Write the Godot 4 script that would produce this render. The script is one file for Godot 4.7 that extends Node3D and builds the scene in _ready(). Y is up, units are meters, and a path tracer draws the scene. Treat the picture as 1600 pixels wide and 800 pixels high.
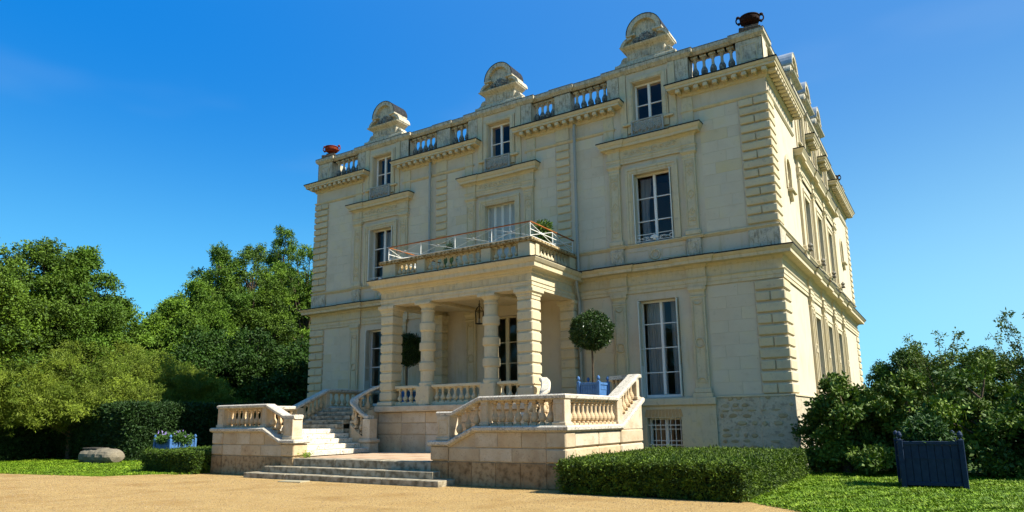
extends Node3D
# A small limestone chateau seen from its gravel forecourt. Facade plane z = 0, its east corner x = 0, ground y = 0, metres.

const SC := -10.55      # middle of the entrance stairs
const PC := -10.59      # middle of the porch
const BAYS := [-4.16, -10.70, -17.24]
const WEST := -21.62
const BACK := -20.4
const EAST_BAYS := [6.25, 9.3, 12.35]

var rng := RandomNumberGenerator.new()
var where := {}          # node -> its world transform
var used := {}
var M := {}              # materials
var S := {}              # shared meshes


# ---------------------------------------------------------------- mesh building
class Geo:
	var v := PackedVector3Array()
	var n := PackedVector3Array()
	var c := PackedColorArray()

	func tri(a: Vector3, b: Vector3, d: Vector3) -> void:
		var m := (b - a).cross(d - a).normalized()
		v.append(a); v.append(d); v.append(b)
		n.append(m); n.append(m); n.append(m)

	func quad(a: Vector3, b: Vector3, d: Vector3, e: Vector3) -> void:
		tri(a, b, d)
		tri(a, d, e)

	func stri(a: Vector3, b: Vector3, d: Vector3, na: Vector3, nb: Vector3, nd: Vector3) -> void:
		v.append(a); v.append(d); v.append(b)
		n.append(na); n.append(nd); n.append(nb)

	func squad(a: Vector3, b: Vector3, d: Vector3, e: Vector3, na: Vector3, nb: Vector3, nd: Vector3, ne: Vector3) -> void:
		stri(a, b, d, na, nb, nd)
		stri(a, d, e, na, nd, ne)

	func box(p: Vector3, q: Vector3) -> void:
		var a := Vector3(minf(p.x, q.x), minf(p.y, q.y), minf(p.z, q.z))
		var b := Vector3(maxf(p.x, q.x), maxf(p.y, q.y), maxf(p.z, q.z))
		quad(Vector3(a.x, a.y, b.z), Vector3(b.x, a.y, b.z), b, Vector3(a.x, b.y, b.z))
		quad(Vector3(b.x, a.y, a.z), a, Vector3(a.x, b.y, a.z), Vector3(b.x, b.y, a.z))
		quad(Vector3(b.x, a.y, b.z), Vector3(b.x, a.y, a.z), Vector3(b.x, b.y, a.z), b)
		quad(a, Vector3(a.x, a.y, b.z), Vector3(a.x, b.y, b.z), Vector3(a.x, b.y, a.z))
		quad(Vector3(a.x, b.y, b.z), b, Vector3(b.x, b.y, a.z), Vector3(a.x, b.y, a.z))
		quad(a, Vector3(b.x, a.y, a.z), Vector3(b.x, a.y, b.z), Vector3(a.x, a.y, b.z))

	# a box with chamfered edges
	func bbox(p: Vector3, q: Vector3, e: float) -> void:
		var a := Vector3(minf(p.x, q.x), minf(p.y, q.y), minf(p.z, q.z))
		var b := Vector3(maxf(p.x, q.x), maxf(p.y, q.y), maxf(p.z, q.z))
		var m := (a + b) / 2.0
		var h := (b - a) / 2.0
		e = minf(e, minf(h.x, minf(h.y, h.z)) * 0.9)
		var i := h - Vector3.ONE * e
		var faces := [[0, 1, 2], [1, 2, 0], [2, 0, 1]]
		for f in faces:
			for s in [-1.0, 1.0]:
				var pts := []
				for k in [[-1.0, -1.0], [1.0, -1.0], [1.0, 1.0], [-1.0, 1.0]]:
					var w := m
					w[f[0]] += s * h[f[0]]
					w[f[1]] += k[0] * i[f[1]]
					w[f[2]] += k[1] * i[f[2]]
					pts.append(w)
				if s > 0: quad(pts[0], pts[1], pts[2], pts[3])
				else: quad(pts[3], pts[2], pts[1], pts[0])
			# the four edges that run along axis f[2]
			for s in [-1.0, 1.0]:
				for t in [-1.0, 1.0]:
					var w0 := m; var w1 := m
					w0[f[0]] += s * h[f[0]]; w0[f[1]] += t * i[f[1]]
					w1[f[0]] += s * i[f[0]]; w1[f[1]] += t * h[f[1]]
					var l0 := w0; var l1 := w1; var u0 := w0; var u1 := w1
					l0[f[2]] -= i[f[2]]; l1[f[2]] -= i[f[2]]
					u0[f[2]] += i[f[2]]; u1[f[2]] += i[f[2]]
					if s * t > 0: quad(l0, l1, u1, u0)
					else: quad(l1, l0, u0, u1)
		for sx in [-1.0, 1.0]:
			for sy in [-1.0, 1.0]:
				for sz in [-1.0, 1.0]:
					var x := m + Vector3(sx * h.x, sy * i.y, sz * i.z)
					var y := m + Vector3(sx * i.x, sy * h.y, sz * i.z)
					var z := m + Vector3(sx * i.x, sy * i.y, sz * h.z)
					if sx * sy * sz > 0: tri(x, y, z)
					else: tri(x, z, y)

	# a polygon in x and y, pushed from z0 to z1
	func prism(poly: PackedVector2Array, z0: float, z1: float) -> void:
		if Geometry2D.is_polygon_clockwise(poly):
			poly = poly.duplicate()
			poly.reverse()
		var t := Geometry2D.triangulate_polygon(poly)
		for k in range(0, t.size(), 3):
			var a := poly[t[k]]; var b := poly[t[k + 1]]; var d := poly[t[k + 2]]
			if (b - a).cross(d - a) < 0.0:
				var sw := b; b = d; d = sw
			tri(Vector3(a.x, a.y, z1), Vector3(b.x, b.y, z1), Vector3(d.x, d.y, z1))
			tri(Vector3(a.x, a.y, z0), Vector3(d.x, d.y, z0), Vector3(b.x, b.y, z0))
		for k in poly.size():
			var a := poly[k]; var b := poly[(k + 1) % poly.size()]
			quad(Vector3(a.x, a.y, z0), Vector3(b.x, b.y, z0), Vector3(b.x, b.y, z1), Vector3(a.x, a.y, z1))

	# turned round the y axis; prof holds (radius, height) from the bottom up
	func lathe(prof: Array, segs: int, at := Vector3.ZERO, squash := Vector2.ONE) -> void:
		for j in prof.size() - 1:
			var p: Vector2 = prof[j]
			var q: Vector2 = prof[j + 1]
			var t := q - p
			var o := Vector2(t.y, -t.x).normalized()
			for k in segs:
				var a0 := TAU * k / segs
				var a1 := TAU * (k + 1) / segs
				var c0 := Vector3(cos(a0) * squash.x, 0, sin(a0) * squash.y)
				var c1 := Vector3(cos(a1) * squash.x, 0, sin(a1) * squash.y)
				var y := Vector3.UP
				var n0 := (c0 * o.x + y * o.y).normalized()
				var n1 := (c1 * o.x + y * o.y).normalized()
				squad(at + c1 * p.x + y * p.y, at + c0 * p.x + y * p.y, at + c0 * q.x + y * q.y, at + c1 * q.x + y * q.y, n1, n0, n0, n1)

	# a moulding that runs along a path in plan (x, z); outside is to the side of (-dz, dx); prof holds (out, height) from the bottom up
	func moulding(path: Array, prof: Array, closed := false) -> void:
		var m := []
		var k := path.size()
		for i in k:
			var d0: Vector2 = (path[i] - path[(i + k - 1) % k]).normalized()
			var d1: Vector2 = (path[(i + 1) % k] - path[i]).normalized()
			if not closed and i == 0: d0 = d1
			if not closed and i == k - 1: d1 = d0
			var n0 := Vector2(-d0.y, d0.x)
			var n1 := Vector2(-d1.y, d1.x)
			m.append((n0 + n1) / maxf(0.2, 1.0 + n0.dot(n1)))
		var at := func(i: int, j: int) -> Vector3:
			var w: Vector2 = path[i] + m[i] * prof[j].x
			return Vector3(w.x, prof[j].y, w.y)
		for i in (k if closed else k - 1):
			var i2 := (i + 1) % k
			for j in prof.size() - 1:
				quad(at.call(i, j), at.call(i2, j), at.call(i2, j + 1), at.call(i, j + 1))
		if not closed:
			var flat := PackedVector2Array()
			for p in prof: flat.append(p)
			var t := Geometry2D.triangulate_polygon(flat)
			for q in range(0, t.size(), 3):
				tri(at.call(0, t[q]), at.call(0, t[q + 1]), at.call(0, t[q + 2]))
				tri(at.call(k - 1, t[q]), at.call(k - 1, t[q + 2]), at.call(k - 1, t[q + 1]))

	# a closed outline (sideways, up) that follows a path in space; upright ends
	func sweep(pts: Array, prof: Array, twist := 1.0) -> void:
		var k := pts.size()
		var side := []
		for i in k:
			var d0: Vector3 = pts[i] - pts[maxi(i - 1, 0)]
			var d1: Vector3 = pts[mini(i + 1, k - 1)] - pts[i]
			d0.y = 0; d1.y = 0
			if d0.length() < 1e-6: d0 = d1
			if d1.length() < 1e-6: d1 = d0
			d0 = d0.normalized(); d1 = d1.normalized()
			var n0 := d0.cross(Vector3.UP); var n1 := d1.cross(Vector3.UP)
			side.append((n0 + n1) / maxf(0.35, 1.0 + n0.dot(n1)))
		var at := func(i: int, j: int) -> Vector3:
			return pts[i] + side[i] * prof[j].x * twist + Vector3.UP * prof[j].y
		var r := prof.size()
		for i in k - 1:
			for j in r:
				quad(at.call(i, (j + 1) % r), at.call(i, j), at.call(i + 1, j), at.call(i + 1, (j + 1) % r))
		var flat := PackedVector2Array()
		for p in prof: flat.append(p)
		var t := Geometry2D.triangulate_polygon(flat)
		for q in range(0, t.size(), 3):
			tri(at.call(0, t[q]), at.call(0, t[q + 1]), at.call(0, t[q + 2]))
			tri(at.call(k - 1, t[q]), at.call(k - 1, t[q + 2]), at.call(k - 1, t[q + 1]))

	func tube(pts: Array, radii: Array, sides := 6) -> void:
		var k := pts.size()
		var rings := []
		var ref := Vector3(0.31, 0.2, 0.93)
		for i in k:
			var d: Vector3 = (pts[mini(i + 1, k - 1)] - pts[maxi(i - 1, 0)]).normalized()
			var a := d.cross(ref).normalized()
			if a.length() < 0.5: a = d.cross(Vector3.RIGHT).normalized()
			var b := a.cross(d).normalized()
			var ring := []
			var r: float = radii[mini(i, radii.size() - 1)]
			for s in sides:
				var t := TAU * s / sides
				var o := a * cos(t) + b * sin(t)
				ring.append([pts[i] + o * r, o])
			rings.append(ring)
		for i in k - 1:
			for s in sides:
				var p: Array = rings[i][s]; var q: Array = rings[i][(s + 1) % sides]
				var u: Array = rings[i + 1][(s + 1) % sides]; var w: Array = rings[i + 1][s]
				squad(q[0], p[0], w[0], u[0], q[1], p[1], w[1], u[1])
		for s in sides:
			tri(pts[0], rings[0][s][0], rings[0][(s + 1) % sides][0])
			tri(pts[k - 1], rings[k - 1][(s + 1) % sides][0], rings[k - 1][s][0])

	# a ring or an arc of round section in the plane z = at.z
	func ring(at: Vector3, r: float, thick: float, a0 := 0.0, a1 := TAU, steps := 16, sides := 5) -> void:
		var pts := []
		for i in steps + 1:
			var a := lerpf(a0, a1, float(i) / steps)
			pts.append(at + Vector3(cos(a), sin(a), 0) * r)
		tube(pts, [thick], sides)

	func ball(at: Vector3, r: Vector3, segs := 10, rows := 6) -> void:
		for j in rows:
			var t0 := PI * j / rows - PI / 2; var t1 := PI * (j + 1) / rows - PI / 2
			for k in segs:
				var a0 := TAU * k / segs; var a1 := TAU * (k + 1) / segs
				var q := []
				for e in [[a1, t0], [a0, t0], [a0, t1], [a1, t1]]:
					q.append(Vector3(cos(e[0]) * cos(e[1]), sin(e[1]), sin(e[0]) * cos(e[1])))
				squad(at + q[0] * r, at + q[1] * r, at + q[2] * r, at + q[3] * r, (q[0] / r).normalized(), (q[1] / r).normalized(), (q[2] / r).normalized(), (q[3] / r).normalized())

	func mesh() -> ArrayMesh:
		var a := []
		a.resize(Mesh.ARRAY_MAX)
		a[Mesh.ARRAY_VERTEX] = v
		a[Mesh.ARRAY_NORMAL] = n
		if c.size() == v.size(): a[Mesh.ARRAY_COLOR] = c
		var m := ArrayMesh.new()
		m.add_surface_from_arrays(Mesh.PRIMITIVE_TRIANGLES, a)
		return m


# ---------------------------------------------------------------- naming and parenting
func numbered(called: String) -> String:
	used[called] = used.get(called, -1) + 1
	return called if used[called] == 0 else "%s_%03d" % [called, used[called]]


func thing(called: String, label: String, category: String, at := Vector3.ZERO, turn := 0.0, group := "") -> Node3D:
	var o := Node3D.new()
	o.name = numbered(called)
	add_child(o)
	o.position = at
	o.rotation.y = turn
	where[o] = o.transform
	o.set_meta("label", label)
	o.set_meta("category", category)
	if group: o.set_meta("group", group)
	return o


# a mesh given in the coordinates of frame (world by default), as a child of parent
func part(parent: Node3D, called: String, mesh: Mesh, m: Material, frame := Transform3D()) -> MeshInstance3D:
	var o := MeshInstance3D.new()
	o.name = called
	o.mesh = mesh
	o.material_override = m
	parent.add_child(o, true)
	o.transform = where[parent].affine_inverse() * frame
	where[o] = frame
	return o


# a mesh in the thing's own coordinates
func own(parent: Node3D, called: String, mesh: Mesh, m: Material, at := Transform3D()) -> MeshInstance3D:
	return part(parent, called, mesh, m, where[parent] * at)


func structure(called: String, mesh: Mesh, m: Material) -> MeshInstance3D:
	var o := MeshInstance3D.new()
	o.name = called
	o.mesh = mesh
	o.material_override = m
	o.set_meta("kind", "structure")
	add_child(o)
	where[o] = Transform3D()
	return o


func at(x: float, y := 0.0, z := 0.0) -> Transform3D:
	return Transform3D(Basis(), Vector3(x, y, z))


func boxm(p: Vector3, q: Vector3, e := 0.0) -> ArrayMesh:
	var g := Geo.new()
	if e > 0.0: g.bbox(p, q, e)
	else: g.box(p, q)
	return g.mesh()


# ---------------------------------------------------------------- textures and materials
func noise(sd: int, freq: float, octaves: int, size: int, kind := FastNoiseLite.TYPE_SIMPLEX_SMOOTH, cell := FastNoiseLite.RETURN_DISTANCE) -> PackedByteArray:
	var f := FastNoiseLite.new()
	f.seed = sd
	f.noise_type = kind
	f.frequency = freq
	f.fractal_octaves = octaves
	f.cellular_return_type = cell
	if octaves == 1: f.fractal_type = FastNoiseLite.FRACTAL_NONE
	return f.get_seamless_image(size, size, false, false, 0.12, true).get_data()


func ramp(stops: Array, t: float) -> Color:
	for i in range(1, stops.size()):
		if t <= stops[i][0]:
			return stops[i - 1][1].lerp(stops[i][1], clampf((t - stops[i - 1][0]) / (stops[i][0] - stops[i - 1][0]), 0, 1))
	return stops[-1][1]


func rgb(r: float, g: float, b: float) -> Color:
	return Color(r / 255.0, g / 255.0, b / 255.0)


# stops colour the first noise; each further layer is [bytes, from, to, colour, strength]: matter that lies on the stone where its noise is high
func tex(size: int, base: PackedByteArray, stops: Array, layers := []) -> ImageTexture:
	var table := []
	for i in 256: table.append(ramp(stops, i / 255.0))
	var out := PackedByteArray()
	out.resize(size * size * 3)
	for p in size * size:
		var c: Color = table[base[p]]
		for l in layers:
			var k: float = smoothstep(l[1], l[2], l[0][p] / 255.0) * l[4]
			if k > 0.0: c = c.lerp(l[3], k)
		out[p * 3] = int(clampf(c.r, 0, 1) * 255.0)
		out[p * 3 + 1] = int(clampf(c.g, 0, 1) * 255.0)
		out[p * 3 + 2] = int(clampf(c.b, 0, 1) * 255.0)
	return ImageTexture.create_from_image(Image.create_from_data(size, size, false, Image.FORMAT_RGB8, out))


func grey(size: int, b: PackedByteArray) -> ImageTexture:
	return ImageTexture.create_from_image(Image.create_from_data(size, size, false, Image.FORMAT_L8, b))


func mat(called: String, col: Color, rough := 0.85, t: Texture2D = null, tile := 1.0, height: Texture2D = null, relief := 0.0) -> StandardMaterial3D:
	var m := StandardMaterial3D.new()
	m.resource_name = called
	m.albedo_color = col
	m.roughness = rough
	m.metallic_specular = 0.3
	if t or height:
		m.albedo_texture = t
		m.uv1_triplanar = true
		m.uv1_world_triplanar = true
		m.uv1_scale = Vector3.ONE / tile
	if height:
		m.heightmap_enabled = true
		m.heightmap_texture = height
		m.heightmap_scale = relief
	M[called] = m
	return m


func over(m: StandardMaterial3D, t: Texture2D, scale: Vector3) -> void:
	m.detail_enabled = true
	m.detail_albedo = t
	m.detail_blend_mode = BaseMaterial3D.BLEND_MODE_MUL
	m.detail_uv_layer = BaseMaterial3D.DETAIL_UV_2
	m.uv2_triplanar = true
	m.uv2_world_triplanar = true
	m.uv2_scale = scale


func make_materials() -> void:
	var z := 512
	var coarse := noise(11, 0.006, 4, z)
	var coarse2 := noise(23, 0.009, 4, z)
	var fine := noise(5, 0.05, 4, z)
	var fine2 := noise(77, 0.09, 3, z)
	var pits := noise(31, 0.06, 1, z, FastNoiseLite.TYPE_CELLULAR)
	var blot := noise(41, 0.02, 5, z)
	var white := Color.WHITE
	var grain := grey(z, fine)
	var streak := tex(z, noise(9, 0.012, 5, z), [[0.0, rgb(232, 227, 214)], [0.2, rgb(250, 248, 243)], [0.4, white], [1.0, white]], [[fine2, 0.8, 0.98, rgb(214, 208, 192), 0.5]])
	var lime := tex(z, coarse, [[0.0, rgb(190, 178, 151)], [0.35, rgb(197, 185, 158)], [0.6, rgb(200, 189, 162)], [1.0, rgb(203, 189, 152)]],
		[[coarse2, 0.66, 0.98, rgb(184, 177, 158), 0.4], [blot, 0.74, 0.95, rgb(168, 158, 134), 0.3], [fine, 0.7, 0.98, rgb(172, 164, 146), 0.3], [fine2, 0.84, 0.94, rgb(120, 112, 96), 0.45]])
	var trim := tex(z, coarse2, [[0.0, rgb(186, 173, 142)], [0.45, rgb(196, 183, 150)], [1.0, rgb(202, 186, 144)]],
		[[blot, 0.66, 0.9, rgb(150, 144, 128), 0.4], [fine, 0.66, 0.95, rgb(164, 156, 136), 0.35], [fine2, 0.82, 0.94, rgb(112, 106, 92), 0.5]])
	mat("wall", Color(0.985, 0.98, 0.985), 0.9, lime, 6.3, grain, 0.06)
	over(M.wall, streak, Vector3(0.41, 0.07, 0.41))
	mat("trim", white, 0.9, trim, 2.9, grain, 0.1)
	over(M.trim, streak, Vector3(0.9, 0.16, 0.9))
	for k in 3:
		mat("block%d" % k, [Color(1, 1, 1), Color(0.97, 0.965, 0.96), Color(1.0, 0.985, 0.96)][k], 0.9, trim, 2.3 + 0.7 * k, grain, 0.1)
	for k in 4:
		mat("ashlar%d" % k, [Color(1, 1, 1), Color(0.992, 0.99, 0.988), Color(1.0, 0.996, 0.985), Color(0.99, 0.97, 0.915)][k], 0.9, lime, 4.7 + 0.9 * k, grain, 0.08)
	var sooty := tex(z, coarse2, [[0.0, rgb(172, 164, 142)], [0.45, rgb(190, 181, 156)], [1.0, rgb(196, 184, 152)]],
		[[blot, 0.56, 0.8, rgb(146, 141, 126), 0.5], [coarse, 0.66, 0.9, rgb(130, 126, 114), 0.5], [fine, 0.66, 0.86, rgb(110, 106, 96), 0.5], [fine2, 0.76, 0.9, rgb(66, 64, 58), 0.6]])
	mat("weathered", white, 0.92, sooty, 2.6, grain, 0.25)
	over(M.weathered, tex(z, noise(19, 0.012, 5, z), [[0.0, rgb(186, 183, 174)], [0.25, rgb(228, 225, 217)], [0.42, white], [1.0, white]]), Vector3(1.3, 0.3, 1.3))
	# dark crusts and lichen where the stone is weathered
	var crust := tex(z, blot, [[0.0, rgb(70, 70, 68)], [0.45, rgb(104, 102, 96)], [0.62, rgb(150, 144, 128)], [1.0, rgb(186, 178, 156)]], [[fine2, 0.6, 0.85, rgb(58, 58, 56), 0.7]])
	mat("crust", white, 0.95, crust, 1.3, grain, 0.5)
	var spotted := tex(z, coarse2, [[0.0, rgb(190, 180, 158)], [1.0, rgb(206, 197, 178)]], [[fine, 0.56, 0.74, rgb(150, 142, 126), 0.7], [fine2, 0.68, 0.8, rgb(70, 65, 58), 0.75], [blot, 0.62, 0.8, rgb(120, 112, 98), 0.6]])
	mat("spotted", white, 0.95, spotted, 1.9, grain, 0.5)
	var moss := tex(z, blot, [[0.0, rgb(84, 70, 44)], [0.35, rgb(128, 106, 66)], [0.55, rgb(172, 152, 112)], [1.0, rgb(190, 176, 146)]], [[fine, 0.62, 0.8, rgb(52, 48, 38), 0.7]])
	mat("mossy", white, 0.95, moss, 1.2, grain, 0.8)
	var stair := tex(z, coarse, [[0.0, rgb(180, 161, 130)], [0.45, rgb(191, 174, 144)], [1.0, rgb(199, 185, 158)]],
		[[coarse2, 0.55, 0.85, rgb(170, 150, 122), 0.5], [fine, 0.64, 0.9, rgb(152, 134, 108), 0.45], [blot, 0.8, 0.94, rgb(110, 96, 78), 0.5], [fine2, 0.76, 0.9, rgb(100, 88, 72), 0.5]])
	var stairlow := tex(z, blot, [[0.0, rgb(172, 147, 108)], [0.45, rgb(165, 139, 101)], [0.65, rgb(150, 125, 89)], [0.85, rgb(122, 100, 70)], [1.0, rgb(98, 81, 58)]], [[fine, 0.66, 0.92, rgb(120, 103, 80), 0.5], [fine2, 0.76, 0.88, rgb(78, 68, 54), 0.6]])
	for k in 3:
		mat("stair%d" % k, [Color(1, 1, 1), Color(0.95, 0.93, 0.9), Color(1.0, 0.96, 0.9)][k], 0.9, stair, 2.1 + 0.6 * k, grain, 0.5)
	for k in 2:
		mat("stairlow%d" % k, [Color(1, 1, 1), Color(0.92, 0.9, 0.88)][k], 0.95, stairlow, 1.9 + 0.5 * k, grain, 0.8)
	var tread := tex(z, coarse2, [[0.0, rgb(196, 184, 160)], [1.0, rgb(226, 216, 194)]], [[fine, 0.58, 0.8, rgb(150, 138, 116), 0.6], [blot, 0.68, 0.8, rgb(104, 94, 78), 0.7], [fine2, 0.7, 0.85, rgb(84, 78, 64), 0.6]])
	mat("tread", white, 0.9, tread, 1.7, grain, 0.5)
	var worn := tex(z, blot, [[0.0, rgb(178, 168, 144)], [0.45, rgb(160, 149, 124)], [0.65, rgb(132, 121, 97)], [1.0, rgb(98, 88, 70)]], [[coarse2, 0.5, 0.85, rgb(104, 95, 76), 0.5], [fine, 0.66, 0.95, rgb(104, 95, 76), 0.35]])
	mat("frontstep", white, 0.95, worn, 2.7, grain, 0.4)
	var clay := tex(z, fine, [[0.0, rgb(170, 142, 112)], [0.5, rgb(184, 158, 126)], [1.0, rgb(196, 172, 142)]], [[coarse2, 0.55, 0.85, rgb(166, 144, 118), 0.6]])
	for k in 3:
		mat("clay%d" % k, [Color(1, 1, 1), Color(0.93, 0.9, 0.88), Color(1, 0.96, 0.92)][k], 0.9, clay, 0.9 + 0.3 * k, grain, 0.2)
	# rubble under the right-hand wall: worn lime render and field stones
	var render_t := tex(z, coarse2, [[0.0, rgb(172, 161, 134)], [0.5, rgb(184, 173, 146)], [1.0, rgb(192, 181, 152)]], [[blot, 0.6, 0.8, rgb(140, 131, 110), 0.6], [fine, 0.6, 0.85, rgb(146, 138, 118), 0.5]])
	mat("render", white, 0.95, render_t, 2.2, grey(z, blot), 1.2)
	mat("fieldstone0", rgb(208, 200, 182), 0.95, trim, 0.9, grain, 0.8)
	mat("fieldstone1", rgb(232, 228, 214), 0.95, trim, 0.8, grain, 0.8)
	mat("fieldstone2", rgb(222, 216, 200), 0.95, trim, 1.1, grain, 0.8)
	mat("brick", rgb(236, 212, 184), 0.95, trim, 0.7, grain, 0.4)
	# metal, paint, wood
	mat("lead", rgb(86, 88, 90), 0.6, crust, 1.7)
	mat("zinc", rgb(176, 182, 186), 0.5, crust, 2.3)
	M.zinc.albedo_texture = tex(256, noise(57, 0.02, 4, 256), [[0.0, rgb(190, 194, 198)], [1.0, white]])
	var slate := tex(z, fine, [[0.0, rgb(58, 62, 72)], [1.0, rgb(84, 88, 98)]])
	mat("slate", white, 0.7, slate, 0.8)
	var paint := tex(z, fine2, [[0.0, rgb(196, 194, 184)], [0.4, rgb(222, 220, 210)], [1.0, rgb(230, 228, 220)]], [[blot, 0.74, 0.9, rgb(170, 166, 150), 0.5]])
	mat("paint", white, 0.55, paint, 0.9)
	mat("shutter", rgb(236, 238, 232), 0.6, paint, 0.7)
	mat("whiteiron", rgb(206, 206, 196), 0.55)
	mat("handrail", rgb(120, 66, 28), 0.6, moss, 0.7)
	M.handrail.albedo_texture = tex(128, noise(3, 0.03, 3, 128), [[0.0, rgb(120, 70, 30)], [1.0, rgb(176, 108, 52)]])
	M.handrail.albedo_color = white
	mat("blackiron", rgb(30, 28, 26), 0.5)
	mat("pipe", rgb(176, 180, 176), 0.5, paint, 0.6)
	mat("blue", rgb(74, 114, 160), 0.5, tex(256, noise(51, 0.02, 4, 256), [[0.0, rgb(196, 206, 216)], [0.5, rgb(244, 246, 250)], [1.0, white]], [[noise(52, 0.07, 3, 256), 0.7, 0.9, rgb(170, 176, 176), 0.5]]), 0.8)
	mat("darkblue", rgb(40, 56, 76), 0.55, tex(256, noise(53, 0.02, 4, 256), [[0.0, rgb(190, 196, 206)], [1.0, white]]), 0.8)
	var rust := tex(256, noise(61, 0.03, 4, 256), [[0.0, rgb(60, 36, 26)], [0.5, rgb(96, 48, 30)], [1.0, rgb(140, 66, 38)]], [[noise(62, 0.06, 3, 256), 0.6, 0.8, rgb(70, 62, 50), 0.7]])
	mat("rust", rgb(120, 122, 118), 0.85, rust, 0.5)
	mat("rust_red", rgb(255, 240, 230), 0.8, tex(256, noise(63, 0.03, 4, 256), [[0.0, rgb(80, 34, 18)], [1.0, rgb(150, 66, 34)]]), 0.5)
	mat("darkstone", rgb(150, 146, 140), 0.95, crust, 0.8)
	mat("greystone", rgb(176, 172, 160), 0.95, spotted, 0.9, grain, 1.2)
	mat("drainstone", rgb(206, 206, 202), 0.9, trim, 1.0)
	mat("curtain", rgb(168, 170, 166), 0.95)
	M.curtain.backlight_enabled = true
	M.curtain.backlight = Color(0.3, 0.3, 0.3)
	mat("plaster", rgb(150, 142, 124), 0.95)
	mat("floorwood", rgb(96, 70, 46), 0.7)
	mat("glass", Color(0.1, 0.12, 0.12, 0.02), 0.02)
	M.glass.transparency = BaseMaterial3D.TRANSPARENCY_ALPHA
	M.glass.metallic_specular = 0.4
	mat("terracotta", rgb(170, 96, 62), 0.9, clay, 0.5)
	# ground
	var gv := noise(71, 0.11, 2, 1024, FastNoiseLite.TYPE_CELLULAR, FastNoiseLite.RETURN_CELL_VALUE)
	var gd := noise(71, 0.11, 2, 1024, FastNoiseLite.TYPE_CELLULAR, FastNoiseLite.RETURN_DISTANCE)
	var gc := noise(72, 0.008, 4, 1024)
	var gravel := tex(1024, gv, [[0.0, rgb(112, 82, 44)], [0.25, rgb(173, 140, 83)], [0.6, rgb(196, 164, 104)], [0.85, rgb(209, 181, 123)], [1.0, rgb(224, 204, 158)]], [[gd, 0.5, 0.9, rgb(96, 68, 36), 0.75], [gc, 0.6, 0.9, rgb(184, 144, 90), 0.35]])
	mat("gravel", white, 0.95, gravel, 1.6, grey(1024, gd), -2.0)
	over(M.gravel, tex(256, noise(74, 0.012, 5, 256), [[0.0, rgb(226, 216, 200)], [0.5, white], [1.0, rgb(244, 238, 228)]]), Vector3.ONE / 7.7)
	var soil := tex(256, noise(81, 0.03, 5, 256), [[0.0, rgb(34, 44, 16)], [0.5, rgb(54, 76, 22)], [1.0, rgb(80, 104, 32)]])
	mat("turf", white, 1.0, soil, 3.1)
	mat("field", white, 1.0, soil, 17.0)
	var bark := tex(256, noise(91, 0.03, 4, 256), [[0.0, rgb(52, 44, 34)], [0.5, rgb(84, 72, 56)], [1.0, rgb(120, 106, 86)]])
	mat("bark", white, 0.95, bark, 0.7)
	for k in 2:
		var l := StandardMaterial3D.new()
		l.resource_name = ["leaf", "glossleaf"][k]
		l.vertex_color_use_as_albedo = true
		l.roughness = [0.6, 0.35][k]
		l.metallic_specular = 0.35
		l.backlight_enabled = true
		l.backlight = Color(0.42, 0.46, 0.16) if k == 0 else Color(0.35, 0.4, 0.15)
		M[l.resource_name] = l
	mat("hedge_dark", rgb(22, 28, 12), 1.0)  # near-black fill for hedge cores, inner shade put into the colour
	mat("petal", rgb(170, 140, 210), 0.7)


# ---------------------------------------------------------------- the chateau
# a wall in u, y with its outer face at w = 0; holes are [u0, u1, y0, y1] or [.., true] for a notch that is open at the top
func wall_sheet(u0: float, u1: float, y0: float, y1: float, thick: float, holes: Array) -> ArrayMesh:
	var g := Geo.new()
	var us := [u0, u1]
	var ys := [y0, y1]
	for h in holes:
		us.append_array([h[0], h[1]])
		ys.append_array([h[2], h[3]])
	us.sort()
	ys.sort()
	for i in us.size() - 1:
		for j in ys.size() - 1:
			var a: float = us[i]; var b: float = us[i + 1]; var d: float = ys[j]; var e: float = ys[j + 1]
			if b - a < 1e-4 or e - d < 1e-4: continue
			var m := Vector2((a + b) / 2, (d + e) / 2)
			if holes.any(func(h): return m.x > h[0] and m.x < h[1] and m.y > h[2] and m.y < h[3]): continue
			g.quad(Vector3(a, d, 0), Vector3(b, d, 0), Vector3(b, e, 0), Vector3(a, e, 0))
			g.quad(Vector3(b, d, -thick), Vector3(a, d, -thick), Vector3(a, e, -thick), Vector3(b, e, -thick))
	for h in holes:
		var p := Vector3(h[0], h[2], 0); var q := Vector3(h[1], h[2], 0); var r := Vector3(h[1], h[3], 0); var s := Vector3(h[0], h[3], 0)
		var t := Vector3(0, 0, -thick)
		g.quad(p, q, q + t, p + t)
		if h[1] < u1 - 1e-4: g.quad(q, r, r + t, q + t)
		if h[0] > u0 + 1e-4: g.quad(p, p + t, s + t, s)
		if h.size() < 5: g.quad(s, s + t, r + t, r)
	var t := Vector3(0, 0, -thick)
	g.quad(Vector3(u0, y1, 0), Vector3(u1, y1, 0), Vector3(u1, y1, 0) + t, Vector3(u0, y1, 0) + t)
	g.quad(Vector3(u0, y0, 0), Vector3(u0, y1, 0), Vector3(u0, y1, 0) + t, Vector3(u0, y0, 0) + t)
	g.quad(Vector3(u1, y0, 0), Vector3(u1, y0, 0) + t, Vector3(u1, y1, 0) + t, Vector3(u1, y1, 0))
	return g.mesh()


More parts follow.
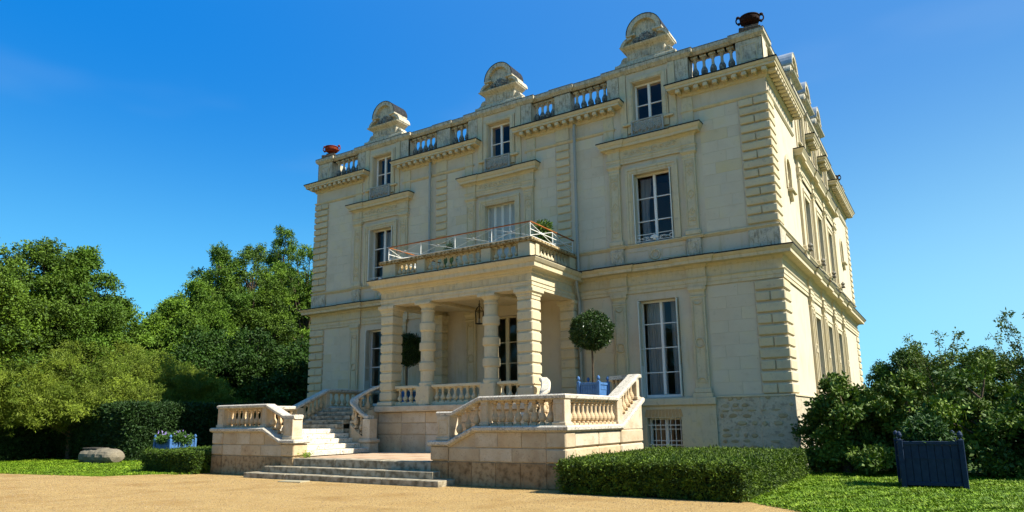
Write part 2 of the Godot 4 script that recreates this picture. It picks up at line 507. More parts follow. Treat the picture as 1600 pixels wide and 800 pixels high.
# a casement window: the frame is the part, each pane a sub-part; centre u = 0, its plane w = 0
func window(parent: Node3D, f: Transform3D, wide: float, y0: float, y1: float, rows: Array, called := "window", m: Material = null, mullion := 0.1) -> MeshInstance3D:
	m = m if m else M.paint
	var key := "win%.2f_%.2f_%.2f_%d" % [wide, y0, y1, rows.size()]
	var h := wide / 2
	if not S.has(key):
		var g := Geo.new()
		g.bbox(Vector3(-h, y0, -0.05), Vector3(-h + 0.07, y1, 0.03), 0.008)
		g.bbox(Vector3(h - 0.07, y0, -0.05), Vector3(h, y1, 0.03), 0.008)
		g.bbox(Vector3(-h + 0.07, y1 - 0.07, -0.05), Vector3(h - 0.07, y1, 0.025), 0.008)
		g.bbox(Vector3(-h + 0.07, y0, -0.05), Vector3(h - 0.07, y0 + 0.1, 0.028), 0.008)
		g.bbox(Vector3(-mullion / 2, y0 + 0.1, -0.05), Vector3(mullion / 2, y1 - 0.07, 0.045), 0.012)
		for y in rows:
			for s in [-1.0, 1.0]:
				g.box(Vector3(s * mullion / 2, y - 0.016, -0.03), Vector3(s * (h - 0.07), y + 0.016, 0.022))
		S[key] = g.mesh()
	var o := part(parent, called, S[key], m, f)
	var ys := [y0 + 0.1] + rows + [y1 - 0.07]
	for i in ys.size() - 1:
		for s in [-1.0, 1.0]:
			var a: float = mullion / 2 if s > 0 else -h + 0.07
			var b: float = h - 0.07 if s > 0 else -mullion / 2
			var pk := "pane%.3f_%.3f_%.3f_%.3f" % [a, b, ys[i], ys[i + 1]]
			if not S.has(pk):
				var q := Geo.new()
				q.quad(Vector3(a, ys[i], -0.01), Vector3(b, ys[i], -0.01), Vector3(b, ys[i + 1], -0.01), Vector3(a, ys[i + 1], -0.01))
				S[pk] = q.mesh()
			part(o, "pane", S[pk], M.glass, f)
	return o


# a louvred shutter leaf in u from 0 to wide
func louvre(wide: float, high: float, solid := 0.0) -> ArrayMesh:
	var g := Geo.new()
	var e := 0.055
	g.bbox(Vector3(0, 0, -0.018), Vector3(e, high, 0.018), 0.005)
	g.bbox(Vector3(wide - e, 0, -0.018), Vector3(wide, high, 0.018), 0.005)
	for y in [0.0, high * 0.5 - e / 2, high - e]:
		g.box(Vector3(e, y, -0.016), Vector3(wide - e, y + e, 0.016))
	if solid > 0.0: g.box(Vector3(e, e, -0.006), Vector3(wide - e, solid, 0.006))
	var y := maxf(e, solid) + 0.02
	while y < high - e - 0.03:
		if absf(y - high * 0.5) > 0.05:
			g.quad(Vector3(e, y, 0.014), Vector3(wide - e, y, 0.014), Vector3(wide - e, y + 0.045, -0.014), Vector3(e, y + 0.045, -0.014))
		y += 0.05
	return g.mesh()


func quoin(parent: Node3D, p: Vector3, q: Vector3, i: int, e := 0.028) -> void:
	var key := "q%s" % (q - p).snapped(Vector3.ONE * 0.001)
	if not S.has(key): S[key] = boxm((p - q) / 2, (q - p) / 2, e)
	part(parent, "quoin_stone", S[key], M["block%d" % ((i * 7 + int(absf(p.x * 3 + p.z * 5))) % 3)], at((p.x + q.x) / 2, (p.y + q.y) / 2, (p.z + q.z) / 2))


func lathe_mesh(prof: Array, segs := 10) -> Geo:
	var g := Geo.new()
	g.lathe(prof, segs)
	return g


# a baluster 1 m tall, scaled when placed; low_dark gives the bulb its lichen
func baluster(fat: float, low_dark: Material, light: Material) -> ArrayMesh:
	var a := Geo.new()
	a.box(Vector3(-0.5 * fat, 0, -0.5 * fat), Vector3(0.5 * fat, 0.09, 0.5 * fat))
	a.lathe([Vector2(0.30, 0.09), Vector2(0.34, 0.12), Vector2(0.22, 0.15), Vector2(0.38, 0.2), Vector2(0.47, 0.28), Vector2(0.46, 0.36), Vector2(0.36, 0.44), Vector2(0.25, 0.50)].map(func(p): return Vector2(p.x * fat, p.y)), 10)
	var b := Geo.new()
	b.lathe([Vector2(0.25, 0.50), Vector2(0.2, 0.58), Vector2(0.19, 0.72), Vector2(0.21, 0.78), Vector2(0.30, 0.80), Vector2(0.30, 0.83), Vector2(0.22, 0.85), Vector2(0.36, 0.91)].map(func(p): return Vector2(p.x * fat, p.y)), 10)
	b.box(Vector3(-0.46 * fat, 0.91, -0.46 * fat), Vector3(0.46 * fat, 1.0, 0.46 * fat))
	var m := ArrayMesh.new()
	for k in [[a, low_dark], [b, light]]:
		var arr := []
		arr.resize(Mesh.ARRAY_MAX)
		arr[Mesh.ARRAY_VERTEX] = k[0].v
		arr[Mesh.ARRAY_NORMAL] = k[0].n
		m.add_surface_from_arrays(Mesh.PRIMITIVE_TRIANGLES, arr)
		m.surface_set_material(m.get_surface_count() - 1, k[1])
	return m


func balusters(parent: Node3D, a: Vector3, b: Vector3, count: int, high: float, mesh: ArrayMesh) -> void:
	var turn := atan2(-(b.z - a.z), b.x - a.x)
	for i in count:
		var p := a.lerp(b, (i + 0.5) / count)
		part(parent, "baluster", mesh, null, Transform3D(Basis(Vector3.UP, turn).scaled(Vector3(1, high, 1)), p))


func relief_gf() -> ArrayMesh:      # the carved panel on a ground-floor pilaster
	var g := Geo.new()
	var w := 0.128
	for s in [-1.0, 1.0]:
		g.box(Vector3(s * 0.15, 2.78, 0.1), Vector3(s * 0.17, 5.55, w))
	for y in [2.78, 5.53]: g.box(Vector3(-0.15, y, 0.1), Vector3(0.15, y + 0.02, w))
	g.ring(Vector3(0, 4.1, 0.105), 0.15, 0.036)
	g.ring(Vector3(0, 4.1, 0.1), 0.1, 0.014)
	g.ring(Vector3(0, 5.53, 0.1), 0.14, 0.034, PI, TAU, 10)
	g.ring(Vector3(0, 2.8, 0.1), 0.14, 0.034, 0, PI, 10)
	return g.mesh()


func relief_first() -> ArrayMesh:   # scrolls and lozenges on a first-floor pilaster
	var g := Geo.new()
	for s in [-1.0, 1.0]:
		g.box(Vector3(s * 0.135, 8.1, 0.1), Vector3(s * 0.155, 10.5, 0.124))
		g.ring(Vector3(s * 0.06, 10.32, 0.1), 0.055, 0.026, 0, TAU, 10)
		g.ring(Vector3(s * 0.06, 8.35, 0.1), 0.055, 0.026, 0, TAU, 10)
	for y in [8.1, 10.48]: g.box(Vector3(-0.135, y, 0.1), Vector3(0.135, y + 0.02, 0.114))
	for k in [[10.05, 0.13], [9.25, 0.16], [8.62, 0.13]]:
		var c := Vector3(0, k[0], 0.1)
		var r: float = k[1]
		for i in 4:
			var a := Vector3([0, 0.75, 0, -0.75][i] * r, [1, 0, -1, 0][i] * r, 0)
			var b := Vector3([0.75, 0, -0.75, 0][i] * r, [0, -1, 0, 1][i] * r, 0)
			g.tube([c + a, c + b], [0.024], 5)
		g.ball(c, Vector3(0.045, 0.05, 0.02), 8, 4)
	return g.mesh()


func crest() -> Array:     # the arched crest above each dormer, u centred: [body, arch, zinc, relief]
	var body := Geo.new()
	body.bbox(Vector3(-1.22, 14.64, -0.75), Vector3(1.18, 14.84, 0.04), 0.02)
	body.bbox(Vector3(-0.76, 14.84, -0.68), Vector3(0.76, 14.9, -0.04), 0.01)
	body.box(Vector3(-0.74, 14.9, -0.66), Vector3(0.74, 15.36, -0.06))
	body.moulding([Vector2(-0.74, -0.66), Vector2(-0.74, -0.06), Vector2(0.74, -0.06), Vector2(0.74, -0.66)], [Vector2(0, 15.28), Vector2(0.04, 15.33), Vector2(0.1, 15.37), Vector2(0.12, 15.37), Vector2(0.2, 15.43), Vector2(0.22, 15.47), Vector2(0, 15.5)])
	for x in [-0.52, 0.0, 0.52]:
		for s in [-1.0, 1.0]:
			body.box(Vector3(x + s * 0.17, 14.98, -0.06), Vector3(x + s * 0.19, 15.26, -0.04))
		for y in [14.98, 15.24]: body.box(Vector3(x - 0.17, y, -0.06), Vector3(x + 0.17, y + 0.02, -0.042))
	for s in [-1.0, 1.0]:      # side volutes
		var poly := PackedVector2Array([Vector2(s * 0.74, 14.84), Vector2(s * 1.18, 14.84), Vector2(s * 1.14, 14.9), Vector2(s * 1.02, 14.97), Vector2(s * 0.98, 15.08), Vector2(s * 0.9, 15.15), Vector2(s * 0.8, 15.16), Vector2(s * 0.74, 15.12)])
		body.prism(poly, -0.5, -0.1)
		body.ring(Vector3(s * 0.86, 15.02, -0.1), 0.085, 0.022, 0, TAU, 12)
		body.ball(Vector3(s * 0.86, 15.02, -0.1), Vector3(0.04, 0.04, 0.03), 8, 4)
	var arch := Geo.new()
	var outer := []; var inner := []; var mid := []
	for i in 15:
		var a := PI - PI * i / 14.0
		outer.append(Vector2(cos(a) * 0.68, 15.95 + sin(a) * 0.68))
		mid.append(Vector2(cos(a) * 0.6, 15.95 + sin(a) * 0.6))
		inner.append(Vector2(cos(a) * 0.5, 15.95 + sin(a) * 0.5))
	var hoop := PackedVector2Array(outer)
	for i in 15: hoop.append(inner[14 - i])
	arch.prism(hoop, -0.85, 0.06)
	var tymp := PackedVector2Array(inner)
	tymp.append_array([Vector2(0.5, 15.49), Vector2(-0.5, 15.49)])
	arch.prism(tymp, -0.7, -0.08)
	for s in [-1.0, 1.0]:
		arch.bbox(Vector3(s * 0.34, 15.87, -0.84), Vector3(s * 0.71, 15.95, 0.08), 0.01)
		var q := PackedVector2Array([Vector2(s * 0.5, 15.49)])
		for i in 9:
			var a := PI / 2 * i / 8.0
			q.append(Vector2(s * (0.5 + cos(a) * 0.46), 15.49 + sin(a) * 0.38))
		arch.prism(q, -0.7, -0.12)
		var lip := PackedVector2Array()
		for i in 9:
			var a := PI / 2 * i / 8.0
			lip.append(Vector2(s * (0.5 + cos(a) * 0.48), 15.49 + sin(a) * 0.4))
		for i in 9:
			var a := PI / 2 * (8 - i) / 8.0
			lip.append(Vector2(s * (0.5 + cos(a) * 0.36), 15.49 + sin(a) * 0.29))
		arch.prism(lip, -0.76, 0.02)
	var zinc := Geo.new()
	var cap := PackedVector2Array()
	for i in 15: cap.append(Vector2(cos(PI - PI * i / 14.0) * 0.705, 15.95 + sin(PI - PI * i / 14.0) * 0.705))
	for i in 15: cap.append(Vector2(cos(PI * i / 14.0) * 0.682, 15.95 + sin(PI * i / 14.0) * 0.682))
	zinc.prism(cap, -0.88, 0.075)
	var rel := Geo.new()       # shell and scrolls
	for i in 9:
		var a := PI * (0.06 + 0.88 * i / 8.0)
		rel.tube([Vector3(0, 15.62, -0.06), Vector3(cos(a) * 0.2, 15.62 + sin(a) * 0.22, -0.03), Vector3(cos(a) * 0.3, 15.62 + sin(a) * 0.33, -0.07)], [0.03, 0.045, 0.03], 5)
	for s in [-1.0, 1.0]:
		rel.ring(Vector3(s * 0.36, 15.7, -0.07), 0.1, 0.035, 0, TAU, 10)
		rel.ring(Vector3(s * 0.36, 15.7, -0.06), 0.04, 0.03, 0, TAU, 8)
		rel.tube([Vector3(s * 0.1, 15.55, -0.05), Vector3(s * 0.25, 15.57, -0.03), Vector3(s * 0.42, 15.54, -0.06)], [0.05, 0.04, 0.02], 5)
	rel.ball(Vector3(0, 15.6, -0.04), Vector3(0.1, 0.09, 0.07), 8, 5)
	return [body.mesh(), arch.mesh(), zinc.mesh(), rel.mesh()]


func guard_scroll(wide: float, high: float) -> ArrayMesh:     # the white iron guard at a first-floor window
	var g := Geo.new()
	var h := wide / 2
	g.box(Vector3(-h, high - 0.02, -0.012), Vector3(h, high, 0.012))
	g.box(Vector3(-h, 0.05, -0.01), Vector3(h, 0.065, 0.01))
	for k in 5:
		var a := PI * k / 4.0
		g.ball(Vector3(cos(a) * 0.1, 0.16 + sin(a) * 0.05, 0.01), Vector3(0.06, 0.05, 0.02), 7, 4)
	g.ball(Vector3(0, 0.12, 0.015), Vector3(0.07, 0.06, 0.02), 8, 4)
	for s in [-1.0, 1.0]:
		g.ring(Vector3(s * 0.26, 0.13, 0), 0.06, 0.012, 0, TAU * 0.85, 12)
		g.ring(Vector3(s * 0.42, 0.17, 0), 0.05, 0.012, PI, TAU * 0.9, 12)
		g.ring(Vector3(s * (h - 0.1), 0.15, 0), 0.07, 0.013, 0, TAU, 12)
		g.tube([Vector3(s * 0.18, 0.08, 0), Vector3(s * 0.34, 0.2, 0), Vector3(s * 0.52, 0.14, 0), Vector3(s * (h - 0.05), 0.23, 0)], [0.012], 5)
		g.box(Vector3(s * (h - 0.02), 0, -0.012), Vector3(s * h, high, 0.012))
	return g.mesh()


func guard_panel(wide: float, high: float) -> ArrayMesh:      # the pierced panel below a dormer
	var g := Geo.new()
	var h := wide / 2
	g.bbox(Vector3(-h, high - 0.05, -0.03), Vector3(h, high, 0.03), 0.01)
	g.box(Vector3(-h, 0, -0.025), Vector3(h, 0.05, 0.025))
	for s in [-1.0, 1.0]: g.bbox(Vector3(s * (h - 0.06), 0.05, -0.03), Vector3(s * h, high - 0.05, 0.03), 0.008)
	var n := 4
	for i in n:
		var x := -h + 0.06 + (wide - 0.12) * (i + 0.5) / n
		var r := (wide - 0.12) / n / 2
		g.ring(Vector3(x, high * 0.5, 0), r * 0.8, 0.022, 0, TAU, 12)
		g.ring(Vector3(x, high * 0.5, 0), r * 0.35, 0.02, 0, TAU, 8)
		for s in [-1.0, 1.0]:
			g.tube([Vector3(x - r * 0.9, 0.04 if s > 0 else high - 0.04, 0), Vector3(x + r * 0.9, high - 0.04 if s > 0 else 0.04, 0)], [0.014], 5)
	return g.mesh()


func build_chateau() -> void:
	var h := thing("chateau", "pale limestone chateau with quoined corners, arched crests and a balustraded parapet", "chateau", Vector3(WEST / 2, 0, BACK / 2))
	var front := Transform3D()
	var east := Transform3D(Basis(Vector3.UP, PI / 2), Vector3.ZERO)      # u runs back along the east side
	var depth := -BACK

	# --- shell
	var holes := []
	for i in 3:
		var b: float = BAYS[i]
		holes.append([b - 0.735, b + 0.735, 7.78, 10.43])
		holes.append([b - 0.55, b + 0.55, 12.4, 13.95])
		holes.append([b - 0.735, b + 0.735, 2.24 if i == 1 else 2.33, 5.72])
	holes.append([-4.75, -3.5, 0.5, 1.68])
	for v in [[WEST, -18.82], [-15.66, -12.28], [-9.12, -5.74], [-2.58, 0.0]]: holes.append([v[0], v[1], 13.28, 14.39, true])
	part(h, "front_wall", wall_sheet(WEST, 0, 0, 14.39, 0.55, holes), M.wall)
	var eh := []
	for b in EAST_BAYS:
		eh.append([b - 0.6, b + 0.6, 7.9, 10.3])
		eh.append([b - 0.6, b + 0.6, 2.5, 5.45])
		eh.append([b - 0.5, b + 0.5, 12.4, 13.9])
	for u in [2.65, 16.7]: eh.append([u - 0.36, u + 0.36, 9.62, 10.8])
	for v in [[0.0, 4.9], [7.5, 8.05], [10.55, 11.1], [13.7, depth]]: eh.append([v[0], v[1], 13.28, 14.39, true])
	part(h, "east_wall", wall_sheet(0.552, depth, 0, 14.39, 0.55, eh), M.wall, east)
	part(h, "west_wall", boxm(Vector3(WEST, 0, BACK), Vector3(WEST + 0.5, 13.27, -0.552)), M.wall)
	part(h, "rear_wall", boxm(Vector3(WEST + 0.502, 0, BACK), Vector3(-0.552, 13.27, BACK + 0.5)), M.wall)
	# floors and inner walls, so that the rooms behind the glass are dark of themselves
	for y in [2.0, 6.6, 11.6]: part(h, "floor", boxm(Vector3(WEST + 0.51, y, BACK + 0.51), Vector3(-0.56, y + 0.2, -0.56)), M.floorwood)
	for y in [[2.2, 6.6], [6.8, 11.6], [11.8, 13.1]]:
		part(h, "inner_wall", boxm(Vector3(WEST + 0.51, y[0], -4.9), Vector3(-0.56, y[1], -4.7)), M.plaster)
		for x in [-7.5, -14.0]: part(h, "inner_wall", boxm(Vector3(x, y[0], -4.69), Vector3(x + 0.2, y[1], -0.56)), M.plaster)
	part(h, "inner_wall", boxm(Vector3(-6.5, 0, -3.0), Vector3(-0.56, 1.99, -2.8)), M.plaster)
	var roof := part(h, "roof", boxm(Vector3(WEST + 0.51, 13.1, BACK + 0.51), Vector3(-3.0, 13.25, -3.0)), M.slate)
	for k in [[WEST + 0.51, -18.2], [-16.28, -11.66], [-9.74, -5.12], [-3.2, -0.56]]:
		part(roof, "roof_strip", boxm(Vector3(k[0], 13.1, -2.998), Vector3(k[1], 13.25, -0.56)), M.slate)
	for k in [[-3.0, -5.3], [-7.2, -8.35], [-10.25, -11.4], [-13.3, BACK + 0.51]]:
		part(roof, "roof_strip", boxm(Vector3(-2.998, 13.1, k[0]), Vector3(-0.56, 13.25, k[1])), M.slate)
	var house := Geo.new()         # the little roofed room behind each dormer
	house.box(Vector3(-0.96, 14.2, -3.0), Vector3(0.96, 14.38, -0.56))
	for s in [-1.0, 1.0]: house.box(Vector3(s * 0.86, 13.0, -3.0), Vector3(s * 0.96, 14.2, -0.56))
	house.box(Vector3(-0.86, 11.8, -2.98), Vector3(0.86, 14.2, -2.88))
	S.dormer_room = house.mesh()
	for i in 3:
		part(roof, "dormer_room", S.dormer_room, M.slate, at(BAYS[i]))
		part(roof, "dormer_room", S.dormer_room, M.slate, Transform3D(Basis(Vector3.UP, PI / 2), Vector3.ZERO) * at(EAST_BAYS[i]))
	var hip := Geo.new()
	var a := Vector3(WEST + 1.5, 13.25, -1.5); var b2 := Vector3(-1.5, 13.25, BACK + 1.5)
	var r0 := Vector3(WEST + 9.0, 14.9, BACK / 2); var r1 := Vector3(-9.0, 14.9, BACK / 2)
	hip.quad(a, Vector3(b2.x, a.y, a.z), r1, r0)
	hip.quad(b2, Vector3(a.x, a.y, b2.z), r0, r1)
	hip.tri(Vector3(b2.x, a.y, a.z), b2, r1)
	hip.tri(Vector3(a.x, a.y, b2.z), a, r0)
	part(roof, "roof_slope", hip.mesh(), M.slate)
	var ch := Geo.new()
	ch.bbox(Vector3(-8.6, 13.4, -8.0), Vector3(-7.6, 16.0, -6.6), 0.02)
	ch.bbox(Vector3(-8.7, 15.7, -8.1), Vector3(-7.5, 15.85, -6.5), 0.02)
	part(roof, "chimney", ch.mesh(), M.brick)

	# --- plinth: rubble on the right, dressed stone below the window
	part(h, "rubble_plinth", boxm(Vector3(-2.352, 0, 0.0), Vector3(0.06, 2.27, 0.06)), M.render)
	part(h, "rubble_plinth", boxm(Vector3(0.0, 0, -0.002), Vector3(0.06, 2.27, BACK)), M.render)
	part(h, "plinth_ledge", boxm(Vector3(-2.33, 2.272, 0.0), Vector3(0.1, 2.34, 0.1), 0.012), M.trim)
	part(h, "plinth_ledge", boxm(Vector3(0.0, 2.272, -0.003), Vector3(0.1, 2.34, BACK), 0.012), M.trim)
	part(h, "rubble_plinth", boxm(Vector3(-0.98, 0, 0.03), Vector3(0.085, 2.268, 0.085), 0.01), M.render)
	rng.seed = 404
	var y := 0.12
	while y < 2.18:
		var tall := rng.randf_range(0.09, 0.2)
		var x := -2.3 + rng.randf_range(0, 0.1)
		while x < -0.02:
			var long := rng.randf_range(0.16, 0.42)
			if x + long > 0.03: break
			if rng.randf() < (0.9 if x + long < -1.0 else 0.3) and not (x < -1.0 and x + long > -1.0):
				var g := Geo.new()
				var ring := []
				for k in 9:
					var an := TAU * k / 9.0
					ring.append(Vector2(cos(an) * long * 0.48 * rng.randf_range(0.75, 1.0), sin(an) * tall * 0.46 * rng.randf_range(0.75, 1.0)))
				var out := rng.randf_range(0.008, 0.03)
				for k in 9:
					var p: Vector2 = ring[k]; var q: Vector2 = ring[(k + 1) % 9]
					g.quad(Vector3(p.x, p.y, -0.01), Vector3(q.x, q.y, -0.01), Vector3(q.x * 0.8, q.y * 0.8, out), Vector3(p.x * 0.8, p.y * 0.8, out))
					g.tri(Vector3(p.x * 0.8, p.y * 0.8, out), Vector3(q.x * 0.8, q.y * 0.8, out), Vector3(0, 0, out * 1.2))
				part(h, "rubble_stone", g.mesh(), M["fieldstone%d" % rng.randi_range(0, 2)], at(x + long / 2, y + tall / 2 + rng.randf_range(-0.015, 0.015), 0.06 if x + long < -1.0 else 0.085))
			x += long + rng.randf_range(0.03, 0.1)
		y += tall + rng.randf_range(0.02, 0.05)
	part(h, "plinth_pier", wall_sheet(-6.2, -2.355, 0, 2.06, 0.11, [[-4.73, -3.52, 0.5, 1.66]]), M.trim, at(0, 0, 0.11))
	part(h, "sill_course", boxm(Vector3(-6.2, 2.062, 0.0), Vector3(-2.33, 2.3, 0.2), 0.02), M.trim)
	for i in 11:     # flat brick arch above the cellar window
		part(h, "arch_brick", boxm(Vector3(-0.054, -0.13, -0.02), Vector3(0.054, 0.13, 0.014), 0.004), M.brick, Transform3D(Basis(Vector3.FORWARD, -0.05 * (i - 5)), Vector3(-4.13 + (i - 5) * 0.118, 1.81, 0.1)))
	var cw := window(h, at(-4.125, 0, -0.2), 1.2, 0.5, 1.66, [0.9, 1.28], "cellar_window")
	var bars := Geo.new()
	for i in 7: bars.tube([Vector3(-4.65 + i * 0.175, 0.5, -0.02), Vector3(-4.65 + i * 0.175, 1.66, -0.02)], [0.014], 6)
	for yy in [0.75, 1.4]: bars.box(Vector3(-4.73, yy, -0.03), Vector3(-3.52, yy + 0.03, -0.01))
	part(cw, "window_bars", bars.mesh(), M.whiteiron)

	# --- quoins
	for i in 10:
		var y0 := 5.99 - 0.366 * (i + 1)
		var p := Vector3(0, y0 + 0.034, 0); var q := Vector3(0, y0 + 0.332, 0)
		var z0 := -0.92
		if i % 2 == 0:
			quoin(h, Vector3(-0.87, p.y, z0), Vector3(0.05, q.y, 0.09), i)
			quoin(h, Vector3(WEST - 0.05, p.y, -0.9), Vector3(WEST + 0.87, q.y, 0.09), i)
		else:
			quoin(h, Vector3(-0.87, p.y, -0.2), Vector3(-0.425, q.y, 0.087), i)
			quoin(h, Vector3(-0.405, p.y, z0), Vector3(0.048, q.y, 0.087), i + 1)
			quoin(h, Vector3(WEST + 0.44, p.y, -0.2), Vector3(WEST + 0.87, q.y, 0.087), i)
			quoin(h, Vector3(WEST - 0.048, p.y, -0.9), Vector3(WEST + 0.42, q.y, 0.087), i + 1)
		quoin(h, Vector3(-0.4, p.y, BACK - 0.05), Vector3(0.05, q.y, BACK + 0.95), i)
	for i in 14:
		var y0 := 12.26 - 0.3165 * (i + 1)
		var lo := y0 + 0.031; var hi := y0 + 0.286
		if i % 2 == 1:
			quoin(h, Vector3(-0.93, lo, -0.8), Vector3(0.05, hi, 0.09), i)
			quoin(h, Vector3(WEST - 0.05, lo, -0.8), Vector3(WEST + 0.87, hi, 0.09), i)
		else:
			quoin(h, Vector3(-0.93, lo, -0.2), Vector3(-0.46, hi, 0.087), i)
			quoin(h, Vector3(-0.44, lo, -0.8), Vector3(0.048, hi, 0.087), i + 1)
			quoin(h, Vector3(WEST + 0.44, lo, -0.2), Vector3(WEST + 0.87, hi, 0.087), i)
			quoin(h, Vector3(WEST - 0.048, lo, -0.8), Vector3(WEST + 0.42, hi, 0.087), i + 1)
		quoin(h, Vector3(-0.4, lo, BACK - 0.05), Vector3(0.05, hi, BACK + 0.8), i)
		for x in [-7.72, -13.72]: quoin(h, Vector3(x - 0.295, lo, -0.2), Vector3(x + 0.295, hi, 0.06), i)
	for x in [-7.72, -13.72]:      # the strip above and below the middle quoins
		part(h, "pilaster_strip", boxm(Vector3(x - 0.3, 12.38, -0.1), Vector3(x + 0.3, 12.88, 0.05), 0.01), M.trim)
		part(h, "pilaster_strip", boxm(Vector3(x - 0.31, 7.0, -0.1), Vector3(x + 0.31, 7.72, 0.07), 0.01), M.trim)

	# --- ashlar facing: the plain wall between the trim, stone by stone
	rng.seed = 909
	for zone in [[-2.42, -0.9, 2.36, 5.98], [-7.0, -5.88, 2.36, 5.98], [-20.7, -19.05, 2.36, 5.98], [-2.3, -0.98, 7.83, 12.22], [-7.36, -6.0, 7.83, 12.22], [-9.05, -8.05, 7.83, 12.22], [-13.38, -12.35, 7.83, 12.22], [-15.55, -14.08, 7.83, 12.22], [-20.7, -19.1, 7.83, 12.22]]:
		var rows := int(round((zone[3] - zone[2]) / 0.4))
		for j in rows:
			var ya := lerpf(zone[2], zone[3], j / float(rows)); var yb := lerpf(zone[2], zone[3], (j + 1.0) / rows)
			var cut := [zone[0], lerpf(zone[0], zone[1], rng.randf_range(0.3, 0.45) if j % 2 else rng.randf_range(0.58, 0.72)), zone[1]]
			for i in 2:
				var proud := rng.randf_range(0.009, 0.0105)
				var g := Geo.new()
				g.bbox(Vector3(cut[i] + 0.0015, ya + 0.0015, -0.01), Vector3(cut[i + 1] - 0.0015, yb - 0.0015, proud), 0.003)
				part(h, "ashlar_stone", g.mesh(), M["ashlar%d" % [0, 1, 2, 0, 1, 3, 2, 1, 0, 2][rng.randi_range(0, 9)]])

	# --- string entablature between the floors, breaking forward over the pilasters
	var prof := [Vector2(0, 6.0), Vector2(0.05, 6.0), Vector2(0.05, 6.12), Vector2(0.07, 6.125), Vector2(0.07, 6.24), Vector2(0.11, 6.29), Vector2(0.03, 6.31), Vector2(0.03, 6.62), Vector2(0.07, 6.65), Vector2(0.12, 6.72), Vector2(0.36, 6.735), Vector2(0.37, 6.84), Vector2(0.4, 6.86), Vector2(0.46, 6.93), Vector2(0.46, 6.95), Vector2(0.0, 7.0)]
	var lead := [Vector2(0.1, 6.99), Vector2(0.475, 6.945), Vector2(0.475, 6.985), Vector2(0.1, 7.04)]
	var pathw := [Vector2(WEST, -1.0), Vector2(WEST, 0)]
	for s in [-1.415, 1.415]:
		for k in [[-0.29, 0.0], [-0.29, 0.07], [0.29, 0.07], [0.29, 0.0]]: pathw.append(Vector2(BAYS[2] + s + k[0], k[1]))
	pathw.append(Vector2(-13.9, 0))
	var pathe := [Vector2(-7.28, 0)]
	for s in [-1.415, 1.415]:
		for k in [[-0.29, 0.0], [-0.29, 0.07], [0.29, 0.07], [0.29, 0.0]]: pathe.append(Vector2(BAYS[0] + s + k[0], k[1]))
	pathe.append(Vector2(0, 0))
	for u in [4.72, 7.77, 10.82, 13.87]:
		for k in [[-0.29, 0.0], [-0.29, 0.07], [0.29, 0.07], [0.29, 0.0]]: pathe.append(Vector2(k[1], -(u + k[0])))
	pathe.append_array([Vector2(0, BACK), Vector2(-1.0, BACK)])
	for pth in [pathw, pathe]:
		var g := Geo.new(); g.moulding(pth, prof)
		var st := part(h, "string_cornice", g.mesh(), M.trim)
		var l := Geo.new(); l.moulding(pth, lead)
		part(st, "lead_flashing", l.mesh(), M.lead)
		var bd := Geo.new()        # the band at sill height
		bd.moulding(pth, [Vector2(0, 7.66), Vector2(0.03, 7.67), Vector2(0.05, 7.7), Vector2(0.09, 7.74), Vector2(0.09, 7.77), Vector2(0, 7.8)])
		part(h, "sill_band", bd.mesh(), M.trim)
	# pedestal under the corner quoins
	part(h, "pedestal", boxm(Vector3(-0.95, 7.0, -0.85), Vector3(0.06, 7.665, 0.06), 0.015), M.weathered)
	part(h, "pedestal", boxm(Vector3(WEST - 0.06, 7.0, -0.85), Vector3(WEST + 0.9, 7.665, 0.06), 0.015), M.weathered)

	# --- main cornice in pieces between the dormers
	var neck := [Vector2(0, 12.25), Vector2(0.03, 12.26), Vector2(0.075, 12.32), Vector2(0.075, 12.35), Vector2(0, 12.38)]
	var corn := [Vector2(0, 12.86), Vector2(0.05, 12.88), Vector2(0.09, 12.96), Vector2(0.1, 13.09), Vector2(0.4, 13.095), Vector2(0.4, 13.18), Vector2(0.43, 13.19), Vector2(0.47, 13.26), Vector2(0.47, 13.285), Vector2(0, 13.33)]
	var flash := [Vector2(0.05, 13.325), Vector2(0.485, 13.275), Vector2(0.485, 13.32), Vector2(0.05, 13.37)]
	var runs := [
		[Vector2(WEST, -4.0), Vector2(WEST, 0), Vector2(-18.48, 0), Vector2(-18.48, -0.3)],
		[Vector2(-15.92, -0.3), Vector2(-15.92, 0), Vector2(-12.05, 0), Vector2(-12.05, -0.3)],
		[Vector2(-9.38, -0.3), Vector2(-9.38, 0), Vector2(-5.55, 0), Vector2(-5.55, -0.3)],
		[Vector2(-2.88, -0.3), Vector2(-2.88, 0), Vector2(0, 0), Vector2(0, -4.3), Vector2(-0.3, -4.3)],
		[Vector2(-0.3, -7.45), Vector2(0, -7.45), Vector2(0, -8.1), Vector2(-0.3, -8.1)],
		[Vector2(-0.3, -10.5), Vector2(0, -10.5), Vector2(0, -11.15), Vector2(-0.3, -11.15)],
		[Vector2(-0.3, -14.25), Vector2(0, -14.25), Vector2(0, BACK), Vector2(-4, BACK)],
	]
	S.modillion = boxm(Vector3(-0.085, -0.15, 0.0), Vector3(0.085, 0.0, 0.28), 0.025)
